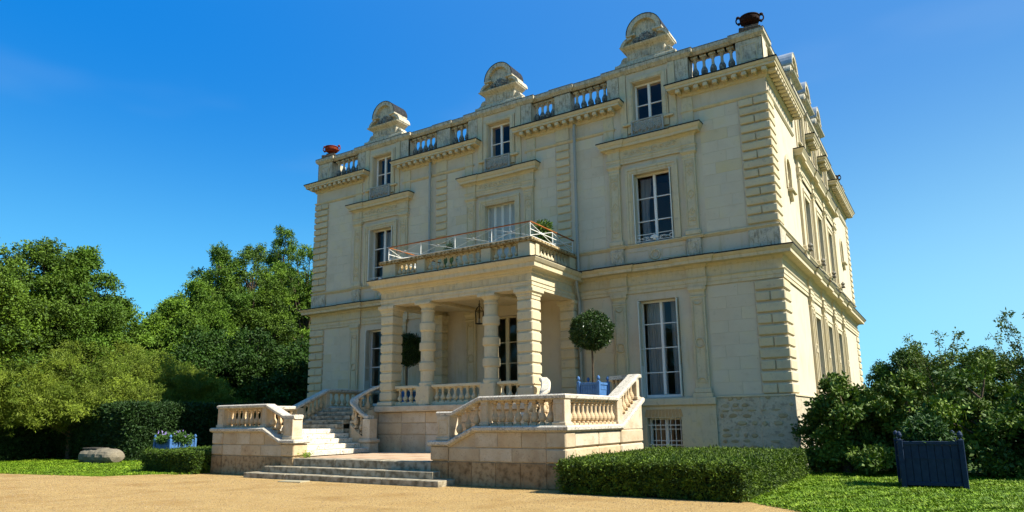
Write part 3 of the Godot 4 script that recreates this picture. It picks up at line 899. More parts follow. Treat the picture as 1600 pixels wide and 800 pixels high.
	for r in runs:
		var g := Geo.new(); g.moulding(r, corn)
		var c := part(h, "main_cornice", g.mesh(), M.trim)
		var l := Geo.new(); l.moulding(r, flash)
		part(c, "lead_flashing", l.mesh(), M.lead)
		var nk := Geo.new(); nk.moulding(r, neck)
		part(h, "neck_moulding", nk.mesh(), M.trim)
		for i in r.size() - 1:
			var d: Vector2 = r[i + 1] - r[i]
			if d.length() < 0.5 or (r[i].x < WEST + 0.01 and d.y > 1.0) or (r[i].y < BACK + 0.01 and r[i + 1].y < BACK + 0.01): continue
			var n := int(round((d.length() + 0.5) / 0.335))
			var dn := d.normalized()
			for k in n:
				var q: Vector2 = r[i] - dn * 0.2 + dn * (d.length() + 0.4) * (k + 0.5) / n
				part(c, "modillion", S.modillion, M["block%d" % (k % 3)], Transform3D(Basis(Vector3.UP, atan2(-dn.y, dn.x)), Vector3(q.x, 13.092, q.y) + Vector3(-dn.y, 0, dn.x) * 0.1))
	for x in [-18.7, -15.7, -12.25, -9.15, -5.75, -2.7]:
		part(h, "pilaster_strip", boxm(Vector3(x - 0.2, 11.78, -0.1), Vector3(x + 0.2, 12.85, 0.045), 0.01), M.trim)

	# --- parapet
	S.parapet_baluster = baluster(0.26, M.crust, M.weathered)
	var cop := [Vector2(-0.36, 14.39), Vector2(0.0, 14.39), Vector2(0.04, 14.44), Vector2(0.1, 14.5), Vector2(0.11, 14.6), Vector2(0.09, 14.64), Vector2(-0.36, 14.66), Vector2(-0.36, 14.39)]
	var cpath := [Vector2(WEST + 0.02, -1.2), Vector2(WEST + 0.02, 0.03), Vector2(WEST + 1.05, 0.03), Vector2(WEST + 1.05, -0.06)]
	for i in [2, 1, 0]:
		var b: float = BAYS[i]
		for k in [[-1.66, -0.06], [-1.66, 0.05], [1.66, 0.05], [1.66, -0.06]]: cpath.append(Vector2(b + k[0], k[1]))
		if i > 0:
			var x: float = [-7.71, -13.69][i - 1]
			for k in [[-0.43, -0.06], [-0.43, 0.0], [0.43, 0.0], [0.43, -0.06]]: cpath.append(Vector2(x + k[0], k[1]))
	cpath.append_array([Vector2(-1.0, -0.06), Vector2(-1.0, 0.03), Vector2(-0.02, 0.03), Vector2(-0.02, -1.0), Vector2(-0.08, -1.0)])
	for b in EAST_BAYS:
		for k in [[-1.3, -0.08], [-1.3, 0.03], [1.3, 0.03], [1.3, -0.08]]: cpath.append(Vector2(k[1], -(b + k[0])))
	cpath.append_array([Vector2(-0.08, BACK + 1.0), Vector2(0.0, BACK + 1.0), Vector2(0.0, BACK), Vector2(-1.2, BACK)])
	var cg := Geo.new(); cg.moulding(cpath, cop)
	var parapet := part(h, "parapet_coping", cg.mesh(), M.weathered)
	var top := Geo.new(); top.moulding(cpath, [Vector2(-0.36, 14.662), Vector2(0.1, 14.642), Vector2(0.115, 14.655), Vector2(-0.36, 14.68)])
	part(parapet, "coping_crust", top.mesh(), M.crust)
	for k in [[WEST + 0.9, -18.82, 5, -20.55, -18.9], [-15.66, -14.1, 5, -15.6, -14.1], [-13.3, -12.28, 3, -13.3, -12.35], [-9.12, -8.06, 4, -9.1, -8.1], [-7.36, -5.74, 5, -7.3, -5.8], [-2.58, -0.9, 5, -2.55, -0.95]]:
		part(parapet, "parapet_plinth", boxm(Vector3(k[0], 13.28, -0.42), Vector3(k[1], 13.5, -0.08)), M.crust)
		balusters(parapet, Vector3(k[3], 13.5, -0.24), Vector3(k[4], 13.5, -0.24), k[2], 0.89, S.parapet_baluster)
	for k in [[1.0, 4.9, 13], [14.2, 19.4, 17]]:
		part(parapet, "parapet_plinth", boxm(Vector3(-0.42, 13.28, -k[0]), Vector3(-0.08, 13.5, -k[1])), M.crust)
		balusters(parapet, Vector3(-0.24, 13.5, -k[0] - 0.05), Vector3(-0.24, 13.5, -k[1] + 0.05), k[2], 0.89, S.parapet_baluster)
	for u in [7.775, 10.825]: part(parapet, "parapet_pier", boxm(Vector3(-0.45, 13.28, -u - 0.27), Vector3(-0.06, 14.389, -u + 0.27)), M.trim)
	for k in [[-0.9, -0.03, -0.95], [WEST + 0.03, WEST + 0.95, -0.95]]:
		var pr := part(parapet, "parapet_pier", boxm(Vector3(k[0], 13.3, k[2]), Vector3(k[1], 14.389, 0.0), 0.012), M.weathered)
		var fr := Geo.new()
		var m0: float = (k[0] + k[1]) / 2
		for s in [-1.0, 1.0]: fr.box(Vector3(m0 + s * 0.24, 13.62, 0.0), Vector3(m0 + s * 0.27, 14.22, 0.015))
		for yy in [13.62, 14.19]: fr.box(Vector3(m0 - 0.24, yy, 0.0), Vector3(m0 + 0.24, yy + 0.03, 0.013))
		part(pr, "panel_frame", fr.mesh(), M.trim)
	part(parapet, "parapet_pier", boxm(Vector3(-0.9, 13.3, BACK + 0.03), Vector3(-0.03, 14.389, BACK + 0.95), 0.012), M.trim)
	for x in [-7.71, -13.69]: part(parapet, "parapet_pier", boxm(Vector3(x - 0.36, 13.3, -0.45), Vector3(x + 0.36, 14.389, -0.04), 0.012), M.weathered)
	# the shoulders beside each dormer
	for b in BAYS:
		for s in [-1.0, 1.0]:
			part(parapet, "parapet_pier", boxm(Vector3(b + s * 1.1, 13.35, -0.1), Vector3(b + s * 1.58, 14.388, 0.035), 0.012), M.weathered)

	# --- bays
	var shaft := Geo.new()
	shaft.bbox(Vector3(-0.24, 2.6, -0.02), Vector3(0.24, 5.72, 0.1), 0.01)
	shaft.bbox(Vector3(-0.33, 2.3, -0.02), Vector3(0.33, 2.44, 0.17), 0.012)
	shaft.bbox(Vector3(-0.29, 2.44, -0.02), Vector3(0.29, 2.6, 0.14), 0.025)
	shaft.moulding([Vector2(-0.24, -0.02), Vector2(-0.24, 0.1), Vector2(0.24, 0.1), Vector2(0.24, -0.02)], [Vector2(0, 5.62), Vector2(0.02, 5.64), Vector2(0.02, 5.68), Vector2(0, 5.7), Vector2(0, 5.8), Vector2(0.04, 5.86), Vector2(0.06, 5.88), Vector2(0.06, 5.99), Vector2(0, 5.995)])
	S.gf_pilaster = shaft.mesh()
	S.gf_relief = relief_gf()
	var s1 := Geo.new()
	s1.bbox(Vector3(-0.21, 7.98, -0.02), Vector3(0.21, 10.62, 0.1), 0.01)
	s1.bbox(Vector3(-0.27, 7.79, -0.02), Vector3(0.27, 7.98, 0.15), 0.03)
	s1.moulding([Vector2(-0.21, -0.02), Vector2(-0.21, 0.1), Vector2(0.21, 0.1), Vector2(0.21, -0.02)], [Vector2(0, 10.56), Vector2(0.02, 10.6), Vector2(0, 10.62), Vector2(0, 10.7), Vector2(0.05, 10.76), Vector2(0.07, 10.78), Vector2(0.07, 10.85), Vector2(0, 10.855)])
	S.first_pilaster = s1.mesh()
	S.first_relief = relief_first()
	S.pedestal = boxm(Vector3(-0.25, 7.0, -0.02), Vector3(0.25, 7.66, 0.13), 0.015)
	var pd := Geo.new()
	for s in [-1.0, 1.0]: pd.box(Vector3(s * 0.15, 7.14, 0.13), Vector3(s * 0.175, 7.55, 0.142))
	for yy in [7.14, 7.53]: pd.box(Vector3(-0.15, yy, 0.13), Vector3(0.15, yy + 0.02, 0.141))
	pd.tube([Vector3(-0.12, 7.44, 0.13), Vector3(0, 7.3, 0.14), Vector3(0.12, 7.44, 0.13)], [0.014], 5)
	S.pedestal_panel = pd.mesh()
	var med := Geo.new()
	med.ring(Vector3(0, 7.33, 0.0), 0.17, 0.04)
	med.ring(Vector3(0, 7.33, 0.0), 0.1, 0.02)
	for s in [-1.0, 1.0]:
		med.box(Vector3(s * 0.24, 7.5, 0), Vector3(s * 1.1, 7.525, 0.015))
		med.box(Vector3(s * 0.24, 7.14, 0), Vector3(s * 1.1, 7.165, 0.015))
		med.box(Vector3(s * 1.08, 7.165, 0), Vector3(s * 1.105, 7.5, 0.014))
		med.box(Vector3(s * 0.235, 7.165, 0), Vector3(s * 0.26, 7.5, 0.014))
	S.medallion = med.mesh()
	var aw := Geo.new()            # moulded frame round a first-floor window
	var fr := func(g: Geo, o: float, i: float, ytop: float, ybot: float, w: float) -> void:
		g.prism(PackedVector2Array([Vector2(-o, ybot), Vector2(-i, ybot), Vector2(-i, ytop - (o - i)), Vector2(i, ytop - (o - i)), Vector2(i, ybot), Vector2(o, ybot), Vector2(o, ytop), Vector2(-o, ytop)]), -0.01, w)
	fr.call(aw, 0.985, 0.9, 10.64, 7.8, 0.09)
	fr.call(aw, 0.9, 0.8, 10.555, 7.8, 0.06)
	fr.call(aw, 0.8, 0.737, 10.455, 7.8, 0.035)
	S.surround = aw.mesh()
	var en := Geo.new()            # entablature on the first-floor pilasters
	en.moulding([Vector2(-1.66, 0), Vector2(-1.66, 0.1), Vector2(-1.17, 0.1), Vector2(-1.17, 0.06), Vector2(1.17, 0.06), Vector2(1.17, 0.1), Vector2(1.66, 0.1), Vector2(1.66, 0)], [Vector2(0, 10.857), Vector2(0.015, 10.86), Vector2(0.015, 10.95), Vector2(0.03, 10.955), Vector2(0.03, 11.02), Vector2(0.055, 11.05), Vector2(0.0, 11.07), Vector2(0.0, 11.38), Vector2(0.04, 11.42), Vector2(0.08, 11.46), Vector2(0.2, 11.47), Vector2(0.21, 11.56), Vector2(0.25, 11.6), Vector2(0.3, 11.69), Vector2(0.3, 11.715), Vector2(0.0, 11.76)])
	S.hood = en.mesh()
	var hl := Geo.new()
	hl.moulding([Vector2(-1.66, 0), Vector2(-1.66, 0.1), Vector2(-1.17, 0.1), Vector2(-1.17, 0.06), Vector2(1.17, 0.06), Vector2(1.17, 0.1), Vector2(1.66, 0.1), Vector2(1.66, 0)], [Vector2(0.02, 11.755), Vector2(0.312, 11.705), Vector2(0.312, 11.745), Vector2(0.02, 11.79)])
	S.hood_lead = hl.mesh()
	var gl := Geo.new()            # foliage scroll on the frieze
	for s in [-1.0, 1.0]:
		for k in 4:
			var x: float = s * (0.2 + 0.24 * k)
			gl.ring(Vector3(x, 11.23 + 0.03 * (k % 2), 0.065), 0.075 - 0.008 * k, 0.028, 0, TAU * 0.8, 10)
			gl.tube([Vector3(x - s * 0.1, 11.17, 0.06), Vector3(x, 11.31, 0.07), Vector3(x + s * 0.12, 11.2, 0.06)], [0.014], 5)
	gl.ball(Vector3(0, 11.23, 0.06), Vector3(0.09, 0.1, 0.04), 8, 5)
	S.frieze_scroll = gl.mesh()
	var dw := Geo.new()            # dormer frame
	dw.prism(PackedVector2Array([Vector2(-0.78, 12.0), Vector2(-0.56, 12.0), Vector2(-0.56, 13.96), Vector2(0.56, 13.96), Vector2(0.56, 12.0), Vector2(0.78, 12.0), Vector2(0.78, 14.16), Vector2(-0.78, 14.16)]), -0.02, 0.06)
	dw.prism(PackedVector2Array([Vector2(-0.72, 12.0), Vector2(-0.6, 12.0), Vector2(-0.6, 14.0), Vector2(0.6, 14.0), Vector2(0.6, 12.0), Vector2(0.72, 12.0), Vector2(0.72, 14.1), Vector2(-0.72, 14.1)]), 0.06, 0.085)
	for s in [-1.0, 1.0]:
		dw.bbox(Vector3(s * 0.82, 11.78, -0.02), Vector3(s * 1.08, 14.385, 0.05), 0.01)
		dw.bbox(Vector3(s * 0.6, 12.28, 0.0), Vector3(s * 0.98, 12.38, 0.16), 0.02)
	S.dormer = dw.mesh()
	S.dormer_guard = guard_panel(1.24, 0.6)
	S.guard = guard_scroll(1.44, 0.3)
	S.fold = louvre(0.34, 2.62, 0.0)
	S.fold_tall = louvre(0.36, 3.34, 1.1)
	var cr := crest()
	var turned := Basis(Vector3.UP, -PI / 2)

	for i in 3:
		var f := at(BAYS[i])
		for s in [-1.415, 1.415]:
			var pf := at(BAYS[i] + s)
			var p0 := part(h, "pilaster", S.gf_pilaster, M.trim, pf)
			part(p0, "carved_panel", S.gf_relief, M.block1, pf)
			var p1 := part(h, "pilaster", S.first_pilaster, M.trim, pf)
			part(p1, "carved_panel", S.first_relief, M.block2, pf)
			var p2 := part(h, "pedestal", S.pedestal, M.weathered, pf)
			part(p2, "carved_panel", S.pedestal_panel, M.block0, pf)
		part(h, "medallion_panel", S.medallion, M.trim, f)
		part(h, "window_surround", S.surround, M.trim, f)
		var hood := part(h, "window_hood", S.hood, M.trim, f)
		part(hood, "lead_flashing", S.hood_lead, M.lead, f)
		part(hood, "frieze_scroll", S.frieze_scroll, M.block2, f)
		part(h, "dormer_surround", S.dormer, M.trim, f)
		var dwin := window(h, f * at(0, 0, -0.22), 1.1, 12.4, 13.95, [13.1], "dormer_window")
		part(dwin, "pierced_guard", S.dormer_guard, M.pipe, f * at(0, 11.8, 0.17))
		var c0 := part(h, "crest", cr[0], M.weathered, f)
		part(c0, "crest_arch", cr[1], M.weathered, f)
		part(c0, "zinc_cap", cr[2], M.lead, f)
		part(c0, "shell_carving", cr[3], M.crust, f)
		if i == 1:
			# closed louvred shutters on the balcony window
			part(h, "shutter_box", boxm(Vector3(-0.735, 7.78, -0.5), Vector3(0.735, 10.43, -0.45)), M.paint, f)
			if not S.has("leaf"): S.leaf = louvre(0.36, 2.62)
			for k in 4: part(h, "louvred_shutter", S.leaf, M.shutter, f * at(-0.728 + 0.364 * k, 7.79, -0.22))
		else:
			var w := window(h, f * at(0, 0, -0.3), 1.46, 7.79, 10.43, [8.66, 9.52])
			part(w, "iron_guard", S.guard, M.whiteiron, f * at(0, 7.8, 0.0))
			for s in [-1.0, 1.0]: part(w, "folded_shutter", S.fold, M.shutter, f * Transform3D(turned, Vector3(s * 0.69, 7.79, -0.26)))
		if i == 1:
			window(h, at(-10.57, 0, -0.3), 1.46, 2.25, 5.72, [3.05, 3.85, 4.68], "glazed_door", M.trim, 0.16)
		else:
			var w := window(h, f * at(0, 0, -0.3), 1.46, 2.34, 5.72, [3.2, 4.05, 4.9])
			for s in [-1.0, 1.0]: part(w, "folded_shutter", S.fold_tall, M.shutter, f * Transform3D(turned, Vector3(s * 0.69, 2.35, -0.22)))

	# --- east side
	for u in [4.72, 7.77, 10.82, 13.87]:
		var pf := east * at(u)
		var p0 := part(h, "pilaster", S.gf_pilaster, M.trim, pf)
		part(p0, "carved_panel", S.gf_relief, M.block1, pf)
		part(h, "pilaster", S.first_pilaster, M.trim, pf)
		part(h, "pedestal", S.pedestal, M.trim, pf)
		var vase := Geo.new()
		vase.box(Vector3(-0.14, 7.79, 0.1), Vector3(0.14, 7.85, 0.3))
		vase.lathe([Vector2(0.08, 7.85), Vector2(0.04, 7.9), Vector2(0.1, 7.98), Vector2(0.08, 8.03), Vector2(0.02, 8.09), Vector2(0.0, 8.12)], 8, Vector3(0, 0, 0.22))
		part(h, "stone_finial", vase.mesh(), M.crust, pf)
	var eh2 := Geo.new()
	var hp := [Vector2(0, -4.3)]
	for u in [4.72, 7.77, 10.82, 13.87]:
		for k in [[-0.25, 0.05], [-0.25, 0.1], [0.25, 0.1], [0.25, 0.05]]: hp.append(Vector2(k[1], -(u + k[0])))
	hp.append(Vector2(0, -14.3))
	hp[0] = Vector2(0, -4.47); hp[1] = Vector2(0.1, -4.47); hp.remove_at(2)
	hp[hp.size() - 2] = Vector2(0.1, -14.12); hp[hp.size() - 1] = Vector2(0, -14.12)
	hp.remove_at(hp.size() - 3)
	eh2.moulding(hp, [Vector2(0, 10.857), Vector2(0.015, 10.86), Vector2(0.03, 11.02), Vector2(0.055, 11.05), Vector2(0.0, 11.07), Vector2(0.0, 11.38), Vector2(0.08, 11.46), Vector2(0.2, 11.47), Vector2(0.21, 11.56), Vector2(0.3, 11.69), Vector2(0.3, 11.715), Vector2(0.0, 11.76)])
	var ehood := part(h, "window_hood", eh2.mesh(), M.trim)
	var el := Geo.new(); el.moulding(hp, [Vector2(0.02, 11.755), Vector2(0.312, 11.705), Vector2(0.312, 11.745), Vector2(0.02, 11.79)])
	part(ehood, "lead_flashing", el.mesh(), M.lead)
	var es := Geo.new()
	fr.call(es, 0.85, 0.76, 10.5, 7.8, 0.07)
	fr.call(es, 0.76, 0.602, 10.41, 7.8, 0.04)
	var eg := Geo.new()
	fr.call(eg, 0.85, 0.76, 5.66, 2.34, 0.07)
	fr.call(eg, 0.76, 0.602, 5.57, 2.34, 0.04)
	var esm := es.mesh(); var egm := eg.mesh()
	for b in EAST_BAYS:
		var f := east * at(b)
		part(h, "window_surround", esm, M.trim, f)
		part(h, "window_surround", egm, M.trim, f)
		part(h, "dormer_surround", S.dormer, M.trim, f)
		window(h, f * at(0, 0, -0.3), 1.2, 7.9, 10.3, [8.7, 9.5])
		window(h, f * at(0, 0, -0.3), 1.2, 2.5, 5.45, [3.4, 4.3])
		window(h, f * at(0, 0, -0.22), 1.0, 12.4, 13.9, [13.1], "dormer_window")
		var c0 := part(h, "crest", cr[0], M.weathered, f)
		part(c0, "crest_arch", cr[1], M.weathered, f)
		part(c0, "zinc_cap", cr[2], M.zinc, f)
		part(c0, "shell_carving", cr[3], M.crust, f)
	for u in [2.65, 16.7]:         # arched niches with a bust on a bracket
		var f := east * at(u)
		var n := Geo.new()
		var arc := PackedVector2Array(); var arc2 := PackedVector2Array()
		for k in 13:
			var a2 := PI * k / 12.0
			arc.append(Vector2(cos(a2) * 0.54, 10.42 + sin(a2) * 0.54))
			arc2.append(Vector2(cos(a2) * 0.37, 10.42 + sin(a2) * 0.37))
		var hoop := PackedVector2Array([Vector2(0.5, 9.6)])
		hoop.append_array(arc)
		hoop.append_array([Vector2(-0.5, 9.6), Vector2(-0.37, 9.6)])
		for k in 13: hoop.append(arc2[12 - k])
		hoop.append(Vector2(0.37, 9.6))
		n.prism(hoop, -0.02, 0.05)
		n.box(Vector3(-0.4, 9.5, -0.4), Vector3(0.4, 10.9, -0.36))
		var nn := part(h, "niche_frame", n.mesh(), M.trim, f)
		var br := Geo.new()
		br.bbox(Vector3(-0.36, 9.5, -0.02), Vector3(0.36, 9.6, 0.2), 0.02)
		br.prism(PackedVector2Array([Vector2(-0.22, 9.5), Vector2(0.22, 9.5), Vector2(0.12, 9.3), Vector2(0, 9.18), Vector2(-0.12, 9.3)]), 0.0, 0.13)
		part(nn, "bracket", br.mesh(), M.trim, f)
		var bu := Geo.new()
		bu.lathe([Vector2(0.12, 9.62), Vector2(0.08, 9.7), Vector2(0.09, 9.78), Vector2(0.24, 9.9), Vector2(0.25, 10.02), Vector2(0.1, 10.12), Vector2(0.075, 10.18)], 10, Vector3(0, 0, -0.14), Vector2(1, 0.6))
		bu.ball(Vector3(0, 10.3, -0.12), Vector3(0.11, 0.15, 0.12), 10, 7)
		part(nn, "bust", bu.mesh(), M.trim, f)

	# --- downpipes
	for x in [-7.13, -14.27]:
		var g := Geo.new()
		g.tube([Vector3(x, 12.9, 0.1), Vector3(x, 12.8, 0.15), Vector3(x, 7.0, 0.15)], [0.055], 8)
		for yy in [12.4, 10.6, 8.8]: g.tube([Vector3(x, yy, 0.15), Vector3(x, yy + 0.08, 0.15)], [0.072], 8)
		g.tube([Vector3(x, 5.95, 0.16), Vector3(x, 2.25, 0.16)], [0.055], 8)
		g.tube([Vector3(x, 7.0, 0.15), Vector3(x + (0.1 if x > -10 else -0.1), 6.98, 0.56), Vector3(x + (0.1 if x > -10 else -0.1), 6.5, 0.56), Vector3(x, 5.95, 0.16)], [0.055], 8)
		part(h, "downpipe", g.mesh(), M.pipe)
	build_porch(h)


func build_porch(h: Node3D) -> void:
	var xl := -13.94; var xr := -7.24; var zf := 3.4
	# base and floor
	var base := part(h, "porch_base", boxm(Vector3(xl + 0.03, 0.3, 0.12), Vector3(xr - 0.03, 1.98, zf - 0.03)), M.stair1)
	for k in [[0.5, 1.17], [1.19, 1.58], [1.6, 1.97]]:
		for j in 6:
			var x0 := xl + (xr - xl) * j / 6.0; var x1 := xl + (xr - xl) * (j + 1) / 6.0
			part(base, "base_stone", boxm(Vector3(x0 + 0.004, k[0], zf - 0.3), Vector3(x1 - 0.004, k[1], zf), 0.014), M["stair%d" % ((j * 2 + int(k[0] * 10)) % 3)])
	part(h, "porch_floor", boxm(Vector3(xl - 0.12, 1.985, 0.0), Vector3(xr + 0.12, 2.2, zf + 0.14), 0.025), M.stair0)
	# square rusticated pillars at the corners and half-pillars at the wall
	S.pillar_block = boxm(Vector3(-0.3, 0.03, -0.3), Vector3(0.3, 0.33, 0.3), 0.03)
	for p in [[xl + 0.3, zf - 0.3], [xr - 0.3, zf - 0.3], [xl + 0.3, 0.1], [xr - 0.3, 0.1]]:
		var f := at(p[0], 0, p[1])
		var g := Geo.new()
		g.box(Vector3(-0.255, 2.2, -0.255), Vector3(0.255, 5.95, 0.255))
		g.bbox(Vector3(-0.36, 2.2, -0.36), Vector3(0.36, 2.36, 0.36), 0.03)
		g.moulding([Vector2(-0.255, -0.255), Vector2(-0.255, 0.255), Vector2(0.255, 0.255), Vector2(0.255, -0.255)], [Vector2(0, 5.58), Vector2(0.03, 5.6), Vector2(0.03, 5.7), Vector2(0.06, 5.73), Vector2(0.06, 5.78), Vector2(0.12, 5.84), Vector2(0.12, 5.945), Vector2(0, 5.947)], true)
		var o := part(h, "porch_pillar", g.mesh(), M.trim, f)
		for k in 9:
			part(o, "pillar_stone", S.pillar_block, M[["block0", "block1", "block2"][(k + int(-p[0])) % 3]], f * at(0, 2.38 + 0.3555 * k))
	# round banded columns
	var cp := [Vector2(0.34, 2.2), Vector2(0.34, 2.34), Vector2(0.31, 2.36), Vector2(0.31, 2.42), Vector2(0.25, 2.46), Vector2(0.24, 5.6), Vector2(0.27, 5.62), Vector2(0.27, 5.66), Vector2(0.24, 5.68), Vector2(0.25, 5.74), Vector2(0.34, 5.84)]
	var cg := Geo.new()
	cg.lathe(cp, 20)
	cg.bbox(Vector3(-0.36, 5.84, -0.36), Vector3(0.36, 5.945, 0.36), 0.012)
	var cm := cg.mesh()
	var dg := Geo.new()
	dg.lathe([Vector2(0.24, -0.02), Vector2(0.28, 0.0), Vector2(0.3, 0.03), Vector2(0.3, 0.27), Vector2(0.28, 0.3), Vector2(0.24, 0.32)], 20)
	S.drum = dg.mesh()
	for x in [-11.88, -9.07]:
		var f := at(x, 0, zf - 0.3)
		var o := part(h, "porch_column", cm, M.trim, f)
		for k in 4: part(o, "column_drum", S.drum, M["block%d" % (k % 3)], f * at(0, 2.72 + 0.72 * k))
		part(o, "column_plinth", boxm(Vector3(-0.3, 2.2, -0.3), Vector3(0.3, 2.9, 0.3), 0.03), M.block1, f)
	# entablature and ceiling
	var ep := [Vector2(xl, -0.01), Vector2(xl, zf), Vector2(xr, zf), Vector2(xr, -0.01)]
	var eg := Geo.new()
	eg.moulding(ep, [Vector2(-0.52, 6.1), Vector2(-0.52, 5.95), Vector2(0, 5.95), Vector2(0, 6.05), Vector2(0.02, 6.055), Vector2(0.02, 6.16), Vector2(0.05, 6.19), Vector2(0.0, 6.2), Vector2(0.0, 6.46), Vector2(0.05, 6.5), Vector2(0.05, 6.54), Vector2(0.1, 6.6), Vector2(0.28, 6.62), Vector2(0.29, 6.75), Vector2(0.33, 6.78), Vector2(0.4, 6.88), Vector2(0.4, 6.91), Vector2(-0.3, 6.98)])
	var ent := part(h, "porch_entablature", eg.mesh(), M.trim)
	var fl := Geo.new()
	fl.moulding(ep, [Vector2(-0.05, 6.965), Vector2(0.415, 6.912), Vector2(0.415, 6.935), Vector2(-0.05, 6.99)])
	part(ent, "lead_flashing", fl.mesh(), M.lead)
	for k in 26:       # shallow relief on the frieze
		if k % 3 == 2: continue
		var x := xl + 0.2 + (xr - xl - 0.4) * (k + 0.5) / 26.0
		part(ent, "frieze_tablet", boxm(Vector3(-0.06, 6.24, 0), Vector3(0.06, 6.42, 0.014), 0.005), M.block1, at(x, 0, zf))
	part(h, "porch_ceiling", boxm(Vector3(xl + 0.5, 6.1, 0.0), Vector3(xr - 0.5, 6.96, zf - 0.5)), M.trim)
	var beams := Geo.new()
	for x in [-11.88, -9.07]: beams.bbox(Vector3(x - 0.2, 5.96, 0.0), Vector3(x + 0.2, 6.1, zf - 0.53), 0.02)
	part(h, "ceiling_beam", beams.mesh(), M.trim)
	# parapet between the columns
	S.porch_baluster = baluster(0.2, M.trim, M.trim)
	for k in [[-13.3, -12.2, 4], [-11.56, -9.39, 8], [-8.75, -7.86, 3]]:
		var g := Geo.new()
		g.bbox(Vector3(k[0], 2.2, zf - 0.44), Vector3(k[1], 2.3, zf - 0.14), 0.015)
		var o := part(h, "porch_balustrade", g.mesh(), M.trim)
		part(o, "handrail", boxm(Vector3(k[0], 2.82, zf - 0.46), Vector3(k[1], 2.93, zf - 0.12), 0.02), M.trim)
		balusters(o, Vector3(k[0], 2.3, zf - 0.29), Vector3(k[1], 2.3, zf - 0.29), k[2], 0.52, S.porch_baluster)
	# balcony above the porch
	S.balcony_baluster = baluster(0.205, M.trim, M.trim)
	var cop := [Vector2(-0.34, 7.56), Vector2(0.05, 7.56), Vector2(0.09, 7.6), Vector2(0.09, 7.68), Vector2(0.02, 7.71), Vector2(-0.3, 7.73), Vector2(-0.34, 7.7), Vector2(-0.34, 7.56)]
	var g2 := Geo.new()
	g2.moulding(ep, cop)
	var bal := part(h, "balcony_coping", g2.mesh(), M.mossy)
	var pl := Geo.new()
	pl.moulding(ep, [Vector2(-0.32, 6.95), Vector2(0.0, 6.95), Vector2(0.0, 7.06), Vector2(-0.32, 7.06)])
	part(bal, "balcony_plinth", pl.mesh(), M.crust)
	for k in [[-13.9, -13.26], [-12.2, -11.82], [-9.28, -8.88], [-7.76, -7.27]]:
		part(bal, "balcony_pier", boxm(Vector3(k[0], 7.06, zf - 0.31), Vector3(k[1], 7.56, zf + 0.012), 0.012), M.trim)
	for k in [[-13.26, -12.2, 5], [-11.82, -9.28, 9], [-8.88, -7.76, 4]]:
		balusters(bal, Vector3(k[0], 7.06, zf - 0.16), Vector3(k[1], 7.06, zf - 0.16), k[2], 0.5, S.balcony_baluster)
	for x in [xr - 0.16, xl + 0.16]:
		balusters(bal, Vector3(x, 7.06, 2.85), Vector3(x, 7.06, 0.6), 9, 0.5, S.balcony_baluster)
		part(bal, "balcony_pier", boxm(Vector3(x - 0.15, 7.06, 0.0), Vector3(x + 0.172, 7.56, 0.6), 0.012), M.trim)
		part(bal, "balcony_pier", boxm(Vector3(x - 0.15, 7.06, 2.85), Vector3(x + 0.172, 7.56, zf - 0.312), 0.012), M.trim)
	# iron railing on the coping
	var rail := Geo.new()
	var posts := [-13.7, -12.1, -10.5, -8.9, -7.32]
	var zr := zf - 0.1
	for i in 5:
		rail.box(Vector3(posts[i] - 0.013, 7.72, zr - 0.013), Vector3(posts[i] + 0.013, 8.25, zr + 0.013))
		if i < 4:
			var a: float = posts[i]; var b: float = posts[i + 1]; var m: float = (a + b) / 2
			rail.tube([Vector3(a, 7.78, zr), Vector3(b, 8.22, zr)], [0.007], 5)
			rail.tube([Vector3(a, 8.22, zr), Vector3(b, 7.78, zr)], [0.007], 5)
			rail.ring(Vector3(m, 8.0, zr), 0.05, 0.009, 0, TAU, 12)
			rail.box(Vector3(a, 7.765, zr - 0.01), Vector3(b, 7.785, zr + 0.01))
	for x in [-7.32, -13.7]:
		for z in [1.75, 0.2]: rail.box(Vector3(x - 0.016, 7.72, z - 0.016), Vector3(x + 0.016, 8.23, z + 0.016))
		for k in [[zr, 1.75], [1.75, 0.2]]:
			rail.tube([Vector3(x, 7.78, k[0]), Vector3(x, 8.22, k[1])], [0.013], 5)
			rail.tube([Vector3(x, 8.22, k[0]), Vector3(x, 7.78, k[1])], [0.013], 5)
			rail.box(Vector3(x - 0.012, 7.99, k[0]), Vector3(x + 0.012, 8.015, k[1]))
			rail.box(Vector3(x - 0.01, 7.765, k[0]), Vector3(x + 0.01, 7.785, k[1]))
			rail.ball(Vector3(x, 8.0, (k[0] + k[1]) / 2), Vector3(0.02, 0.05, 0.05), 8, 6)
	var ir := part(h, "balcony_railing", rail.mesh(), M.whiteiron)
	var hr := Geo.new()
	hr.sweep([Vector3(-13.7, 8.25, 0.1), Vector3(-13.7, 8.25, zr), Vector3(-7.32, 8.25, zr), Vector3(-7.32, 8.25, 0.1)], [Vector2(-0.025, 0), Vector2(0.025, 0), Vector2(0.025, 0.032), Vector2(-0.025, 0.032)])
	part(ir, "wooden_handrail", hr.mesh(), M.handrail)


# ---------------------------------------------------------------- the double staircase in front of the porch
func block(parent: Node3D, called: String, p: Vector3, q: Vector3, m: Material, e := 0.016) -> MeshInstance3D:
	var k := "b%s_%.3f" % [(q - p).abs().snapped(Vector3.ONE * 0.001), e]
	if not S.has(k): S[k] = boxm(-(q - p).abs() / 2, (q - p).abs() / 2, e)
	var c := (p + q) / 2
	return part(parent, called, S[k], m, at(c.x, c.y, c.z))


